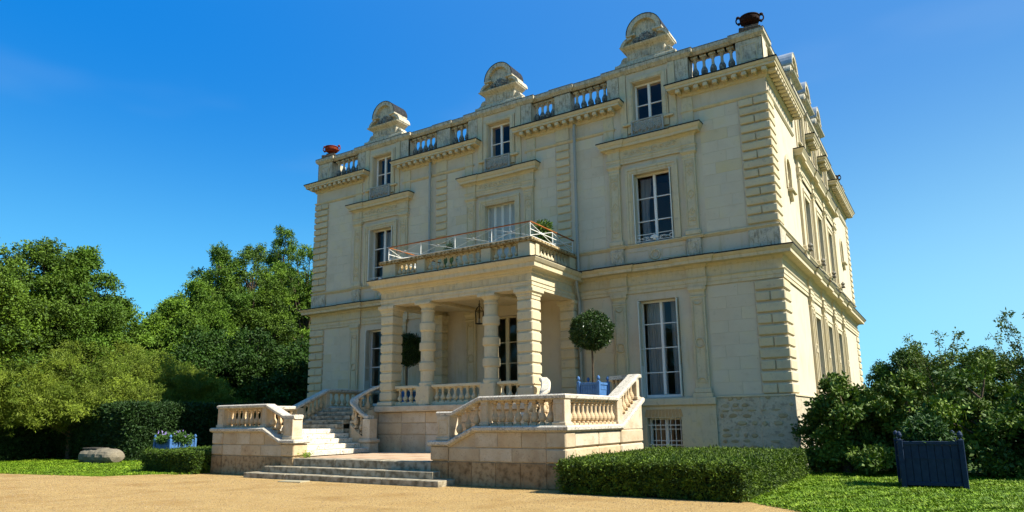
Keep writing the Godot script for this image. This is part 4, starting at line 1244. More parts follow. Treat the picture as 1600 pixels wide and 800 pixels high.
func build_stairs() -> void:
	var h := thing("entrance_staircase", "double limestone staircase with balustrades climbing both sides of the porch", "staircase", Vector3(SC, 0, 5.6))
	rng.seed = 77
	var low := func() -> Material: return M["stairlow%d" % rng.randi_range(0, 1)]
	var mid := func() -> Material: return M["stair%d" % rng.randi_range(0, 2)]
	# three wide steps and the paved landing
	for k in [[-14.7, -7.03, 8.54, -0.1, 0.15, 4], [-14.2, -7.5, 8.18, 0.1, 0.335, 4], [-13.26, -7.84, 7.84, 0.3, 0.57, 3]]:
		var n: int = k[5]
		for i in n:
			var a := lerpf(k[0], k[1], i / float(n)); var b := lerpf(k[0], k[1], (i + 1.0) / n)
			block(h, "front_step", Vector3(a + 0.002, k[3], 7.3 + 0.004 * i), Vector3(b - 0.002, k[4] + 0.004 * (i % 2), k[2] - 0.006 * ((i * 2) % 3)), M.frontstep, 0.014)
	part(h, "landing_bed", boxm(Vector3(-13.3, 0.0, 3.36), Vector3(-7.8, 0.552, 7.3)), M.frontstep)
	for i in 14:
		for j in 10:
			block(h, "paving_tile", Vector3(-13.28 + 0.391 * i, 0.54, 3.42 + 0.387 * j), Vector3(-13.28 + 0.391 * i + 0.384, 0.571 + 0.002 * ((i * 3 + j * 5) % 3), 3.42 + 0.387 * j + 0.38), M["clay%d" % ((i * 5 + j * 3 + i * j) % 3)], 0.005)
	S.stair_baluster = baluster(0.2, M.stair2, M.stair2)
	S.shade_baluster = baluster(0.2, M.stair2, M.stair2)
	var cap := [Vector2(-0.33, 0.02), Vector2(-0.26, -0.03), Vector2(0.26, -0.03), Vector2(0.33, 0.02), Vector2(0.335, 0.09), Vector2(0.29, 0.13), Vector2(-0.29, 0.13), Vector2(-0.335, 0.09)]
	var rail := [Vector2(-0.19, 0.03), Vector2(-0.14, 0), Vector2(0.14, 0), Vector2(0.19, 0.03), Vector2(0.195, 0.1), Vector2(0.15, 0.135), Vector2(-0.15, 0.135), Vector2(-0.195, 0.1)]
	for s in [1.0, -1.0]:
		var X := func(x: float) -> float: return SC + s * (x - SC)
		var V := func(x: float, y: float, z: float) -> Vector3: return Vector3(SC + s * (x - SC), y, z)
		# front wall
		var g := Geo.new()
		g.prism(PackedVector2Array([Vector2(X.call(-7.8), 0), Vector2(X.call(-3.8), 0), Vector2(X.call(-3.8), 1.37), Vector2(X.call(-6.41), 1.37), Vector2(X.call(-7.24), 1.0), Vector2(X.call(-7.8), 1.0)]), 7.42, 7.815)
		var wall := part(h, "stair_wall", g.mesh(), M.stair1)
		for c in [[0.0, 0.6, 4, true], [0.62, 0.95, 3, false], [0.97, 1.345, 3, false]]:
			var x0 := -7.25 if c[1] < 0.96 else -6.4
			var n: int = c[2]
			for i in n:
				var a := lerpf(x0, -4.285, i / float(n)); var b := lerpf(x0, -4.285, (i + 1.0) / n)
				block(wall, "wall_stone", V.call(a + 0.003, c[0], 7.5), V.call(b - 0.003, c[1], 7.84 + 0.003 * (i % 2)), low.call() if c[3] else mid.call(), 0.012)
			block(wall, "wall_stone", V.call(-4.28, c[0], 7.36), V.call(-3.73, c[1], 7.875), low.call() if c[3] else mid.call(), 0.03)
		for c in [[0.0, 0.6, true], [0.62, 0.99, false]]:
			block(wall, "wall_stone", V.call(-7.85, c[0], 7.3), V.call(-7.26, c[1], 7.87), low.call() if c[2] else mid.call(), 0.03)
		# outer side wall
		for c in [[0.0, 0.6], [0.62, 0.95], [0.97, 1.345]]:
			for k in [[7.35, 6.0], [5.995, 4.6]]: block(wall, "wall_stone", V.call(-4.2, c[0], k[0]), V.call(-3.755, c[1], k[1] + 0.003), mid.call(), 0.04)
			block(wall, "wall_stone", V.call(-4.2, c[0], 4.585), V.call(-3.73, c[1], 2.99), mid.call(), 0.04)
		var up := Geo.new()
		up.prism(PackedVector2Array([Vector2(-4.56, 1.36), Vector2(-2.99, 1.36), Vector2(-2.99, 2.13)]), 0.0, 0.44)
		part(wall, "raking_stone", up.mesh(), M.stair0, Transform3D(Basis(Vector3.UP, PI / 2), V.call(-4.19 if s > 0 else -3.75, 0, 0)))
		# copings: on the walls, and the handrails above them
		var cw := Geo.new()
		var line := [V.call(-7.24, 1.0, 7.6), V.call(-6.41, 1.375, 7.6), V.call(-3.98, 1.375, 7.6), V.call(-3.98, 1.375, 4.56), V.call(-3.98, 2.14, 2.96)]
		cw.sweep(line, cap)
		cw.bbox(V.call(-7.93, 1.0, 7.26), V.call(-7.2, 1.13, 7.93), 0.03)
		if s < 0:
			cw.sweep([V.call(-3.98, 2.14, 2.96), V.call(-3.98, 2.14, 0.12)], cap)
			cw.box(V.call(-4.2, 0, 2.98), V.call(-3.76, 2.14, 0.12))
		part(wall, "wall_coping", cw.mesh(), M.spotted)
		var hr := Geo.new()
		var top := [V.call(-7.72, 1.76, 7.6), V.call(-7.2, 1.76, 7.6), V.call(-6.33, 2.13, 7.6), V.call(-3.95, 2.13, 7.6), V.call(-3.95, 2.13, 4.62), V.call(-3.95, 2.83, 3.03), V.call(-3.95, 2.83, 2.86)]
		if s < 0: top.append(V.call(-3.95, 2.83, 0.12))
		hr.sweep(top, rail)
		if s > 0: hr.sweep([V.call(-4.14, 2.83, 2.93), V.call(-4.74, 2.81, 2.93)], [Vector2(-0.13, 0), Vector2(0.13, 0), Vector2(0.13, 0.12), Vector2(-0.13, 0.12)])
		var bal := part(h, "stair_balustrade", hr.mesh(), M.spotted)
		var piers := [[-7.68, 1.13, 1.78, 7.6, 0.21, 0.2], [-6.19, 1.5, 2.14, 7.6, 0.11, 0.13], [-3.96, 1.5, 2.14, 7.6, 0.16, 0.16], [-3.95, 1.5, 2.2, 4.42, 0.13, 0.17], [-3.95, 2.2, 2.84, 3.03, 0.13, 0.1]]
		piers[0][0] = -7.47
		for p in piers:
			var q := Geo.new()
			q.bbox(Vector3(-p[4], p[1], -p[5]), Vector3(p[4], p[2], p[5]), 0.012)
			q.bbox(Vector3(-p[4] - 0.03, p[1], -p[5] - 0.03), Vector3(p[4] + 0.03, p[1] + 0.09, p[5] + 0.03), 0.015)
			var pr := part(bal, "balustrade_pier", q.mesh(), M.stair0, at(X.call(p[0]), 0, p[3]))
			var fr := Geo.new()
			for zz in [p[5], -p[5]]:
				for e in [-1.0, 1.0]: fr.box(Vector3(e * p[4] * 0.62, p[1] + 0.16, zz - 0.006), Vector3(e * p[4] * 0.74, p[2] - 0.1, zz + 0.006))
				for yy in [p[1] + 0.15, p[2] - 0.12]: fr.box(Vector3(-p[4] * 0.62, yy, zz - 0.005), Vector3(p[4] * 0.62, yy + 0.02, zz + 0.005))
			part(pr, "panel_frame", fr.mesh(), M.stair2, at(X.call(p[0]), 0, p[3]))
		var put := func(a: Vector3, b: Vector3, n: int, high: float) -> void: balusters(bal, a, b, n, high, S.stair_baluster)
		put.call(V.call(-7.2, 1.16, 7.6), V.call(-6.36, 1.5, 7.6), 3, 0.64)
		put.call(V.call(-6.04, 1.5, 7.6), V.call(-4.16, 1.5, 7.6), 8, 0.635)
		put.call(V.call(-3.95, 1.5, 7.4), V.call(-3.95, 1.5, 4.62), 11, 0.635)
		put.call(V.call(-3.95, 1.62, 4.2), V.call(-3.95, 2.14, 3.2), 5, 0.68)
		if s < 0: put.call(V.call(-3.95, 2.27, 2.8), V.call(-3.95, 2.27, 0.3), 8, 0.57)
		else: balusters(bal, V.call(-4.2, 2.2, 2.93), V.call(-4.72, 2.2, 2.93), 4, 0.62, S.shade_baluster)
		# steps of the first flight, the half-landing and the second flight
		var xs := [-7.5, -7.07, -6.7, -6.45, -6.18, -4.2]
		for i in 5:
			var y := 0.57 + 0.17 * (i + 1)
			for j in 2:
				var cut: float = [5.6, 5.9, 5.3, 6.1, 5.5][i]
				var z0: float = [7.42, cut - 0.003][j]; var z1: float = [cut, 4.2][j]
				block(h, "stair_step", V.call(xs[i] - 0.03, y - 0.165, z0), V.call(xs[i + 1] if i < 4 else -4.2, y, z1), M.tread if j == 0 else M.tread, 0.012)
			part(h, "step_core", boxm(V.call(xs[i] + 0.01, 0.1, 7.4), V.call(xs[i + 1], y - 0.17, 4.22)), M.frontstep)
		for i in 5:
			var y := 1.42 + 0.156 * (i + 1)
			block(h, "stair_step", V.call(-6.3, y - 0.15, 4.62 - 0.3 * i), V.call(-4.2, y, 4.62 - 0.3 * (i + 1) - 0.02), M.frontstep, 0.012)
		part(h, "step_core", boxm(V.call(-6.3, 0.1, 4.2), V.call(-4.2, 1.41, 2.8)), M.frontstep)
		part(h, "step_core", boxm(V.call(-6.98, 0.1, 4.19), V.call(-6.29, 1.4, 3.38)), M.frontstep)
		# upper terrace beside the porch
		var tx := -5.0 if s > 0 else -4.2
		part(h, "terrace", boxm(V.call(-7.0, 0.0, 3.3), V.call(tx, 2.195, 0.12)), M.stair1)
		part(h, "terrace", boxm(V.call(-6.9, 1.4, 3.4), V.call(-4.2, 2.19, 2.86)), M.stair1)
		# the inner balustrade, which curls down to a newel
		var curl := [V.call(-7.35, 1.74, 4.0), V.call(-7.12, 1.76, 4.0), V.call(-6.85, 1.98, 4.1), V.call(-6.66, 2.2, 4.14), V.call(-6.55, 2.36, 4.05), V.call(-6.54, 2.46, 3.9), V.call(-6.62, 2.6, 3.68), V.call(-6.78, 2.76, 3.42), V.call(-6.98, 2.86, 3.2)]
		var fine := []
		for i in curl.size() - 1:
			for q in 4:
				fine.append(curl[i].cubic_interpolate(curl[i + 1], curl[maxi(i - 1, 0)], curl[mini(i + 2, curl.size() - 1)], q / 4.0))
		fine.append(curl[-1])
		var cu := Geo.new()
		cu.sweep(fine, rail.map(func(p): return Vector2(p.x * 0.78, p.y)))
		var ci := part(h, "inner_balustrade", cu.mesh(), M.spotted)
		var st := Geo.new()
		st.sweep(fine.slice(4).map(func(p): return p - Vector3(0, 0.68, 0)), [Vector2(-0.13, -1.1), Vector2(0.13, -1.1), Vector2(0.13, 0), Vector2(-0.13, 0)])
		part(ci, "stringer", st.mesh(), M.stair2)
		var nw := Geo.new()
		nw.bbox(V.call(-7.5, 1.02, 3.82), V.call(-7.13, 1.75, 4.2), 0.012)
		nw.bbox(V.call(-7.6, 0.9, 3.72), V.call(-7.03, 1.04, 4.3), 0.04)
		nw.bbox(V.call(-7.55, 0.5, 3.77), V.call(-7.08, 0.9, 4.25), 0.02)
		part(ci, "newel", nw.mesh(), M.stair0)
		for k in 6:
			var t := 1.6 + k * 1.0
			var i := int(t)
			var p: Vector3 = curl[i].lerp(curl[mini(i + 1, 8)], t - i)
			part(ci, "baluster", S.stair_baluster, null, Transform3D(Basis.from_scale(Vector3(1, 0.68, 1)), p - Vector3(0, 0.68, 0)))


# ---------------------------------------------------------------- foliage
func spray(n: int, long: float, wide: float, sd: int, droop := 0.25, spread := 0.5) -> ArrayMesh:
	var r := RandomNumberGenerator.new()
	r.seed = sd
	var g := Geo.new()
	for i in n:
		var d := Vector3(r.randfn(), r.randfn() * 0.8 + 0.15, r.randfn()).normalized()
		var o := d * spread * r.randf_range(0.1, 1.0)
		var dir := (d + Vector3(r.randfn(), r.randfn(), r.randfn()) * 0.5 + Vector3.DOWN * droop).normalized()
		var side := dir.cross(Vector3(r.randfn(), r.randfn(), r.randfn())).normalized()
		var nor := side.cross(dir)
		var l := long * r.randf_range(0.7, 1.25)
		var w := wide * r.randf_range(0.7, 1.2)
		var mid := o + dir * l * 0.45 + nor * l * 0.08
		g.tri(o, mid + side * w * 0.5, o + dir * l)
		g.tri(o, o + dir * l, mid - side * w * 0.5)
	return g.mesh()


# places is an Array of [position, size, colour]
func scatter(parent: Node3D, called: String, mesh: Mesh, m: Material, places: Array, sd: int, upright := false) -> MultiMeshInstance3D:
	var r := RandomNumberGenerator.new()
	r.seed = sd
	var base: Vector3 = where[parent].origin if parent != self else Vector3.ZERO
	var mm := MultiMesh.new()
	mm.transform_format = MultiMesh.TRANSFORM_3D
	mm.use_colors = true
	mm.mesh = mesh
	mm.instance_count = places.size()
	var buf := PackedFloat32Array()
	buf.resize(places.size() * 16)
	var k := 0
	for p in places:
		var b: Basis
		if upright: b = Basis(Vector3.UP, r.randf() * TAU) * Basis(Vector3.RIGHT, r.randfn() * 0.15)
		else: b = Basis(Quaternion(r.randfn(), r.randfn(), r.randfn(), r.randfn()).normalized())
		var s: float = p[1]
		var o: Vector3 = p[0] - base
		var c: Color = p[2]
		buf[k] = b.x.x * s; buf[k + 1] = b.y.x * s; buf[k + 2] = b.z.x * s; buf[k + 3] = o.x
		buf[k + 4] = b.x.y * s; buf[k + 5] = b.y.y * s; buf[k + 6] = b.z.y * s; buf[k + 7] = o.y
		buf[k + 8] = b.x.z * s; buf[k + 9] = b.y.z * s; buf[k + 10] = b.z.z * s; buf[k + 11] = o.z
		buf[k + 12] = c.r; buf[k + 13] = c.g; buf[k + 14] = c.b; buf[k + 15] = 1.0
		k += 16
	mm.buffer = buf
	var o := MultiMeshInstance3D.new()
	o.name = called
	o.multimesh = mm
	o.material_override = m
	parent.add_child(o, true)
	return o


func tint(r: RandomNumberGenerator, a: Color, b: Color) -> Color:
	var c := a.lerp(b, r.randf())
	var k := r.randf_range(0.8, 1.2)
	return Color(c.r * k, c.g * k, c.b * k)


# a tree: trunk with limbs, and a crown of many leaf sprays gathered in clumps
func tree(called: String, label: String, pos: Vector3, low: float, high: float, radius: float, shape: String, count: int, size: float, a: Color, b: Color, sd: int, group := "", leaf := "far") -> Node3D:
	var r := RandomNumberGenerator.new()
	r.seed = sd
	var t := thing(called, label, "tree" if called.contains("tree") or called.contains("poplar") else "shrub", pos, 0, group)
	var lobes := []
	var n := int(clampf(count / 42.0, 20, 210))
	var stems := [[Vector2.ZERO, 1.0, 0.92]]            # several leaders, each with its own head
	for i in (3 if count > 3000 else 2):
		var sa := r.randf() * TAU
		stems.append([Vector2(cos(sa), sin(sa)) * radius * r.randf_range(0.35, 0.6), r.randf_range(0.7, 0.93), r.randf_range(0.5, 0.72)])
	for i in n:
		var q := (i + r.randf()) / n
		var e := 1.0
		match shape:
			"round": e = sqrt(maxf(0.05, 1.0 - pow(2.0 * q - 0.9, 2.0)))
			"poplar": e = 0.45 + 0.75 * sin(PI * clampf(0.12 + q * 0.82, 0, 1)) - 0.3 * q
			"shrub": e = sqrt(maxf(0.06, 1.0 - q * q)) * 1.02
		var stem: Array = stems[0 if r.randf() < 0.5 else r.randi_range(1, stems.size() - 1)]
		var an := i * 2.399 + r.randf() * 0.8
		var d: float = radius * stem[2] * e * sqrt(r.randf_range(0.05, 1.0)) * 1.04
		var lr := radius * (0.12 + 0.16 * pow(r.randf(), 1.4)) * (0.75 + 0.4 * e)
		lobes.append([Vector3(cos(an) * d + stem[0].x, lerpf(low + lr * 0.5, low + (high - low) * stem[1] - lr * 0.9, q), sin(an) * d + stem[0].y), lr])
	var g := Geo.new()
	var base_r := 0.06 + (high - low) * 0.018
	var trunk := []
	var radii := []
	var top := lerpf(low, high, 0.8)
	for i in 7:
		trunk.append(Vector3(r.randfn() * 0.03 * i, top * i / 6.0 - (0.15 if i == 0 else 0.0), r.randfn() * 0.03 * i))
		radii.append(lerpf(base_r * 1.25, base_r * 0.2, i / 6.0))
	g.tube(trunk, radii, 8)
	for li in range(0, lobes.size(), 3):
		var l: Array = lobes[li]
		var y: float = clampf(l[0].y * r.randf_range(0.55, 0.8), low * 0.6, top * 0.92)
		var from := Vector3(trunk[int(clampf(y / top * 6.0, 0, 6))].x, y, trunk[int(clampf(y / top * 6.0, 0, 6))].z)
		var m: Vector3 = from.lerp(l[0], 0.5) + Vector3(r.randfn(), r.randf() * 1.5, r.randfn()) * 0.05 * radius
		g.tube([from, m, l[0]], [base_r * 0.35, base_r * 0.22, base_r * 0.06], 5)
	own(t, "trunk", g.mesh(), M.bark)
	var places := []
	var total := 0.0
	for l in lobes: total += l[1] * l[1]
	for l in lobes:
		var k := int(count * l[1] * l[1] / total)
		var shade := tint(r, a, b)
		shade = shade * r.randf_range(0.55, 1.2)
		var out := Vector3(r.randfn(), r.randfn() * 0.5, r.randfn()).normalized()
		for i in k:
			var d := Vector3(r.randfn(), r.randfn(), r.randfn()).normalized()
			if d.y < -0.3 and r.randf() < 0.4: d.y = -d.y
			var rr: float = l[1] * pow(r.randf(), 0.42) * (1.0 + 0.3 * maxf(0.0, d.dot(out)))
			if r.randf() < 0.12: rr *= 1.45
			var p: Vector3 = l[0] + d * rr * Vector3(1.1, 0.8, 1.1)
			p.y = maxf(p.y, 0.1)
			places.append([pos + p, size * r.randf_range(0.6, 1.3), shade.lerp(tint(r, a, b), 0.4)])
	var mesh: ArrayMesh = S["spray_" + leaf + str(sd % 3)]
	var o := scatter(t, "crown", mesh, M.leaf, places, sd + 1)
	o.set_meta("kind", "stuff")
	return t


# a clipped hedge that fills the box from p to q
func hedge(label: String, p: Vector3, q: Vector3, per_m2: float, a: Color, b: Color, sd: int, group := "", bulge := 0.05, size := 0.13) -> void:
	var r := RandomNumberGenerator.new()
	r.seed = sd
	var t := thing("clipped_hedge", label, "hedge", Vector3((p.x + q.x) / 2, 0, (p.z + q.z) / 2), 0, group)
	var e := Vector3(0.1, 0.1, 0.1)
	part(t, "dark_core", boxm(Vector3(p.x + 0.1, 0.0, p.z + 0.1), q - e), M.hedge_dark)  # solid dark box behind the leaves, painted as the shade inside the hedge
	var places := []
	var d := q - p
	var put := func(area: float, f: Callable) -> void:
		for i in int(area * per_m2):
			var w: Vector3 = f.call(r.randf(), r.randf())
			w += Vector3(r.randfn(), r.randfn() * 0.6, r.randfn()) * bulge * 0.7
			w.y += (sin(w.x * 2.7 + sd) + sin(w.z * 3.1) + sin(w.x * 7.0 + w.z * 5.0) * 0.6) * 0.014
			if r.randf() < 0.05 and w.y > q.y - 0.15: w.y += r.randf() * 0.09
			w.y = maxf(w.y, 0.03)
			places.append([w, size * r.randf_range(0.7, 1.3), tint(r, a, b)])
	put.call(d.x * d.z, func(u, v): return Vector3(p.x + d.x * u, q.y, p.z + d.z * v))
	put.call(d.x * d.y, func(u, v): return Vector3(p.x + d.x * u, p.y + d.y * v, q.z))
	put.call(d.z * d.y, func(u, v): return Vector3(q.x, p.y + d.y * v, p.z + d.z * u))
	put.call(d.z * d.y * 0.6, func(u, v): return Vector3(p.x, p.y + d.y * v, p.z + d.z * u))
	var o := scatter(t, "foliage", S.spray_hedge, M.leaf, places, sd + 1)
	o.set_meta("kind", "stuff")


func planter(label: String, pos: Vector3, turn: float, wide: float, high: float, m: Material, group: String) -> Node3D:
	var t := thing("wooden_planter", label, "planter", pos, turn, group)
	var h := wide / 2
	var e := 0.055
	for k in 4:
		var f := Transform3D(Basis(Vector3.UP, k * PI / 2), Vector3.ZERO)
		var n := 7
		for i in n:
			var w := (wide - 4 * e) / n
			own(t, "board", boxm(Vector3(-h + 2 * e + w * i + 0.003, 0.08, h - e - 0.03), Vector3(-h + 2 * e + w * (i + 1) - 0.003, high - 0.07, h - e), 0.006), m, f)
		own(t, "rail", boxm(Vector3(-h + 2 * e, high - 0.1, h - e), Vector3(h - 2 * e, high - 0.02, h - e + 0.025), 0.008), m, f)
		own(t, "rail", boxm(Vector3(-h + 2 * e, 0.08, h - e), Vector3(h - 2 * e, 0.16, h - e + 0.025), 0.008), m, f)
		var st := Geo.new()
		st.box(Vector3(-h + 2 * e, high * 0.62, h - e), Vector3(h - 2 * e, high * 0.62 + 0.03, h - e + 0.014))
		own(t, "iron_strap", st.mesh(), m, f)
		var g := Geo.new()
		g.bbox(Vector3(h - 2 * e, 0, h - 2 * e), Vector3(h, high + 0.02, h), 0.012)
		g.lathe([Vector2(0.03, high + 0.02), Vector2(0.022, high + 0.05), Vector2(0.05, high + 0.08), Vector2(0.06, high + 0.12), Vector2(0.045, high + 0.17), Vector2(0.015, high + 0.2), Vector2(0.0, high + 0.21)], 10, Vector3(h - e, 0, h - e))
		own(t, "corner_post", g.mesh(), m, f)
	own(t, "soil", boxm(Vector3(-h + 2 * e, 0.1, -h + 2 * e), Vector3(h - 2 * e, high - 0.12, h - 2 * e)), M.bark)
	return t


func topiary(label: String, pos: Vector3, stem: float, radius: float, sd: int, group: String) -> void:
	var r := RandomNumberGenerator.new()
	r.seed = sd
	var t := thing("topiary_tree", label, "tree", pos, 0, group)
	var g := Geo.new()
	g.tube([Vector3(0, -0.05, 0), Vector3(0.01, stem * 0.5, 0.01), Vector3(0, stem + radius, 0)], [0.04, 0.033, 0.03], 8)
	for i in 14:
		var d := Vector3(r.randfn(), r.randfn() * 0.8 + 0.2, r.randfn()).normalized()
		g.tube([Vector3(0, stem + radius * 0.5, 0), Vector3(0, stem + radius, 0) + d * radius * 0.8], [0.015, 0.006], 5)
	own(t, "trunk", g.mesh(), M.bark)
	var places := []
	for i in 1500:
		var d := Vector3(r.randfn(), r.randfn(), r.randfn()).normalized()
		var rr := radius * (0.66 + 0.34 * sqrt(r.randf())) * (1.0 + 0.07 * sin(d.x * 7.0 + 1.0) * cos(d.y * 6.0 + d.z * 5.0)) * (1.14 if r.randf() < 0.04 else 1.0)
		places.append([pos + Vector3(0, stem + radius, 0) + d * rr * Vector3(1, 0.88, 1), 0.15 * r.randf_range(0.75, 1.3), tint(r, Color(0.018, 0.045, 0.008), Color(0.05, 0.09, 0.02))])
	var o := scatter(t, "crown", S.spray_gloss, M.glossleaf, places, sd + 1)
	o.set_meta("kind", "stuff")


func urn(label: String, pos: Vector3, turn: float, m: Material) -> void:
	var t := thing("iron_urn", label, "urn", pos, turn, "cast urns on the parapet corners")
	var tk: Transform3D = where[t] * Transform3D(Basis.from_scale(Vector3(0.74, 0.8, 0.74)), Vector3(0.04, 0.115, 0))
	own(t, "block", boxm(Vector3(-0.36, 0, -0.3), Vector3(0.36, 0.27, 0.3), 0.02), M.darkstone)
	own(t, "block", boxm(Vector3(-0.16, 0.27, -0.18), Vector3(0.3, 0.38, 0.2), 0.02), M.darkstone)
	var g := Geo.new()
	g.lathe([Vector2(0.16, 0.32), Vector2(0.16, 0.36), Vector2(0.08, 0.39), Vector2(0.07, 0.42), Vector2(0.14, 0.45), Vector2(0.32, 0.5), Vector2(0.44, 0.6), Vector2(0.46, 0.7), Vector2(0.42, 0.74), Vector2(0.47, 0.78), Vector2(0.47, 0.81), Vector2(0.42, 0.82), Vector2(0.36, 0.74), Vector2(0.0, 0.68)], 18)
	part(t, "bowl", g.mesh(), m, tk)
	var f := Geo.new()
	for k in 14:
		var a := TAU * k / 14.0
		f.tube([Vector3(cos(a) * 0.2, 0.46, sin(a) * 0.2), Vector3(cos(a) * 0.41, 0.57, sin(a) * 0.41), Vector3(cos(a) * 0.455, 0.66, sin(a) * 0.455)], [0.02, 0.035, 0.01], 5)
	part(t, "gadroons", f.mesh(), m, tk)
	for s in [-1.0, 1.0]:
		var q := Geo.new()
		var pts := []
		for i in 9:
			var a := -1.9 + 3.9 * i / 8.0
			pts.append(Vector3(s * (0.5 + cos(a) * 0.12), 0.72 + sin(a) * 0.15, 0))
		q.tube(pts, [0.035], 6)
		q.ball(Vector3(s * 0.52, 0.88, 0), Vector3(0.1, 0.07, 0.07), 8, 5)
		q.ball(Vector3(s * 0.5, 0.57, 0), Vector3(0.07, 0.07, 0.06), 8, 5)
		part(t, "handle", q.mesh(), m, tk)


func potted(called: String, label: String, pos: Vector3, high: float, conifer: bool, sd: int) -> void:
	var r := RandomNumberGenerator.new()
	r.seed = sd
	var t := thing(called, label, "plant", pos)
	var g := Geo.new()
	g.lathe([Vector2(0.0, 0.0), Vector2(0.15, 0.0), Vector2(0.2, 0.3), Vector2(0.23, 0.31), Vector2(0.23, 0.36), Vector2(0.19, 0.36), Vector2(0.18, 0.32), Vector2(0, 0.32)], 14)
	own(t, "pot", g.mesh(), M.terracotta)
	var s := Geo.new()
	s.tube([Vector3(0, 0.3, 0), Vector3(0.01, high * 0.6, 0), Vector3(0, high * 0.97, 0)], [0.025, 0.015, 0.006], 6)
	own(t, "stem", s.mesh(), M.bark)
	var places := []
	for i in 260:
		var q := sqrt(r.randf())
		var y := 0.45 + (high - 0.45) * (1.0 - q) if conifer else 0.45 + (high - 0.45) * r.randf()
		var w := (0.06 + 0.36 * q if conifer else 0.28) * sqrt(r.randf())
		var a := r.randf() * TAU
		places.append([pos + Vector3(cos(a) * w, y, sin(a) * w), (0.14 if conifer else 0.2) * r.randf_range(0.7, 1.3), tint(r, Color(0.02, 0.06, 0.03), Color(0.05, 0.11, 0.04)) if conifer else tint(r, Color(0.05, 0.11, 0.01), Color(0.13, 0.2, 0.03))])
	var o := scatter(t, "leaves", S.spray_needle if conifer else S.spray_gloss, M.leaf, places, sd)
	o.set_meta("kind", "stuff")


func curtain(label: String, x0: float, x1: float, y0: float, y1: float, z: float, sd: int, gather := 0.0) -> void:
	var r := RandomNumberGenerator.new()
	r.seed = sd
	var t := thing("curtain", label, "curtain", Vector3((x0 + x1) / 2, y0, z), 0, "curtains behind the windows")
	var g := Geo.new()
	var n := 48
	var ph := r.randf() * 6.0
	for i in n:
		for j in 6:
			var q := []
			for e in [[i, j], [i + 1, j], [i + 1, j + 1], [i, j + 1]]:
				var u: float = float(e[0]) / n
				var v: float = float(e[1]) / 6.0
				var x := lerpf(x0, x1, u)
				if gather != 0.0: x = lerpf(x, x0 if gather > 0 else x1, 0.55 * sin(PI * clampf(v * 1.1, 0, 1)) * absf(gather))
				q.append(Vector3(x, lerpf(y0, y1, v), z + 0.035 * sin(u * 38.0 + ph) + 0.015 * sin(u * 91.0 + v * 2.0)))
			g.quad(q[0], q[1], q[2], q[3])
	part(t, "cloth", g.mesh(), M.curtain)
	part(t, "rod", boxm(Vector3(x0 - 0.05, y1, z - 0.015), Vector3(x1 + 0.05, y1 + 0.03, z + 0.015)), M.floorwood)


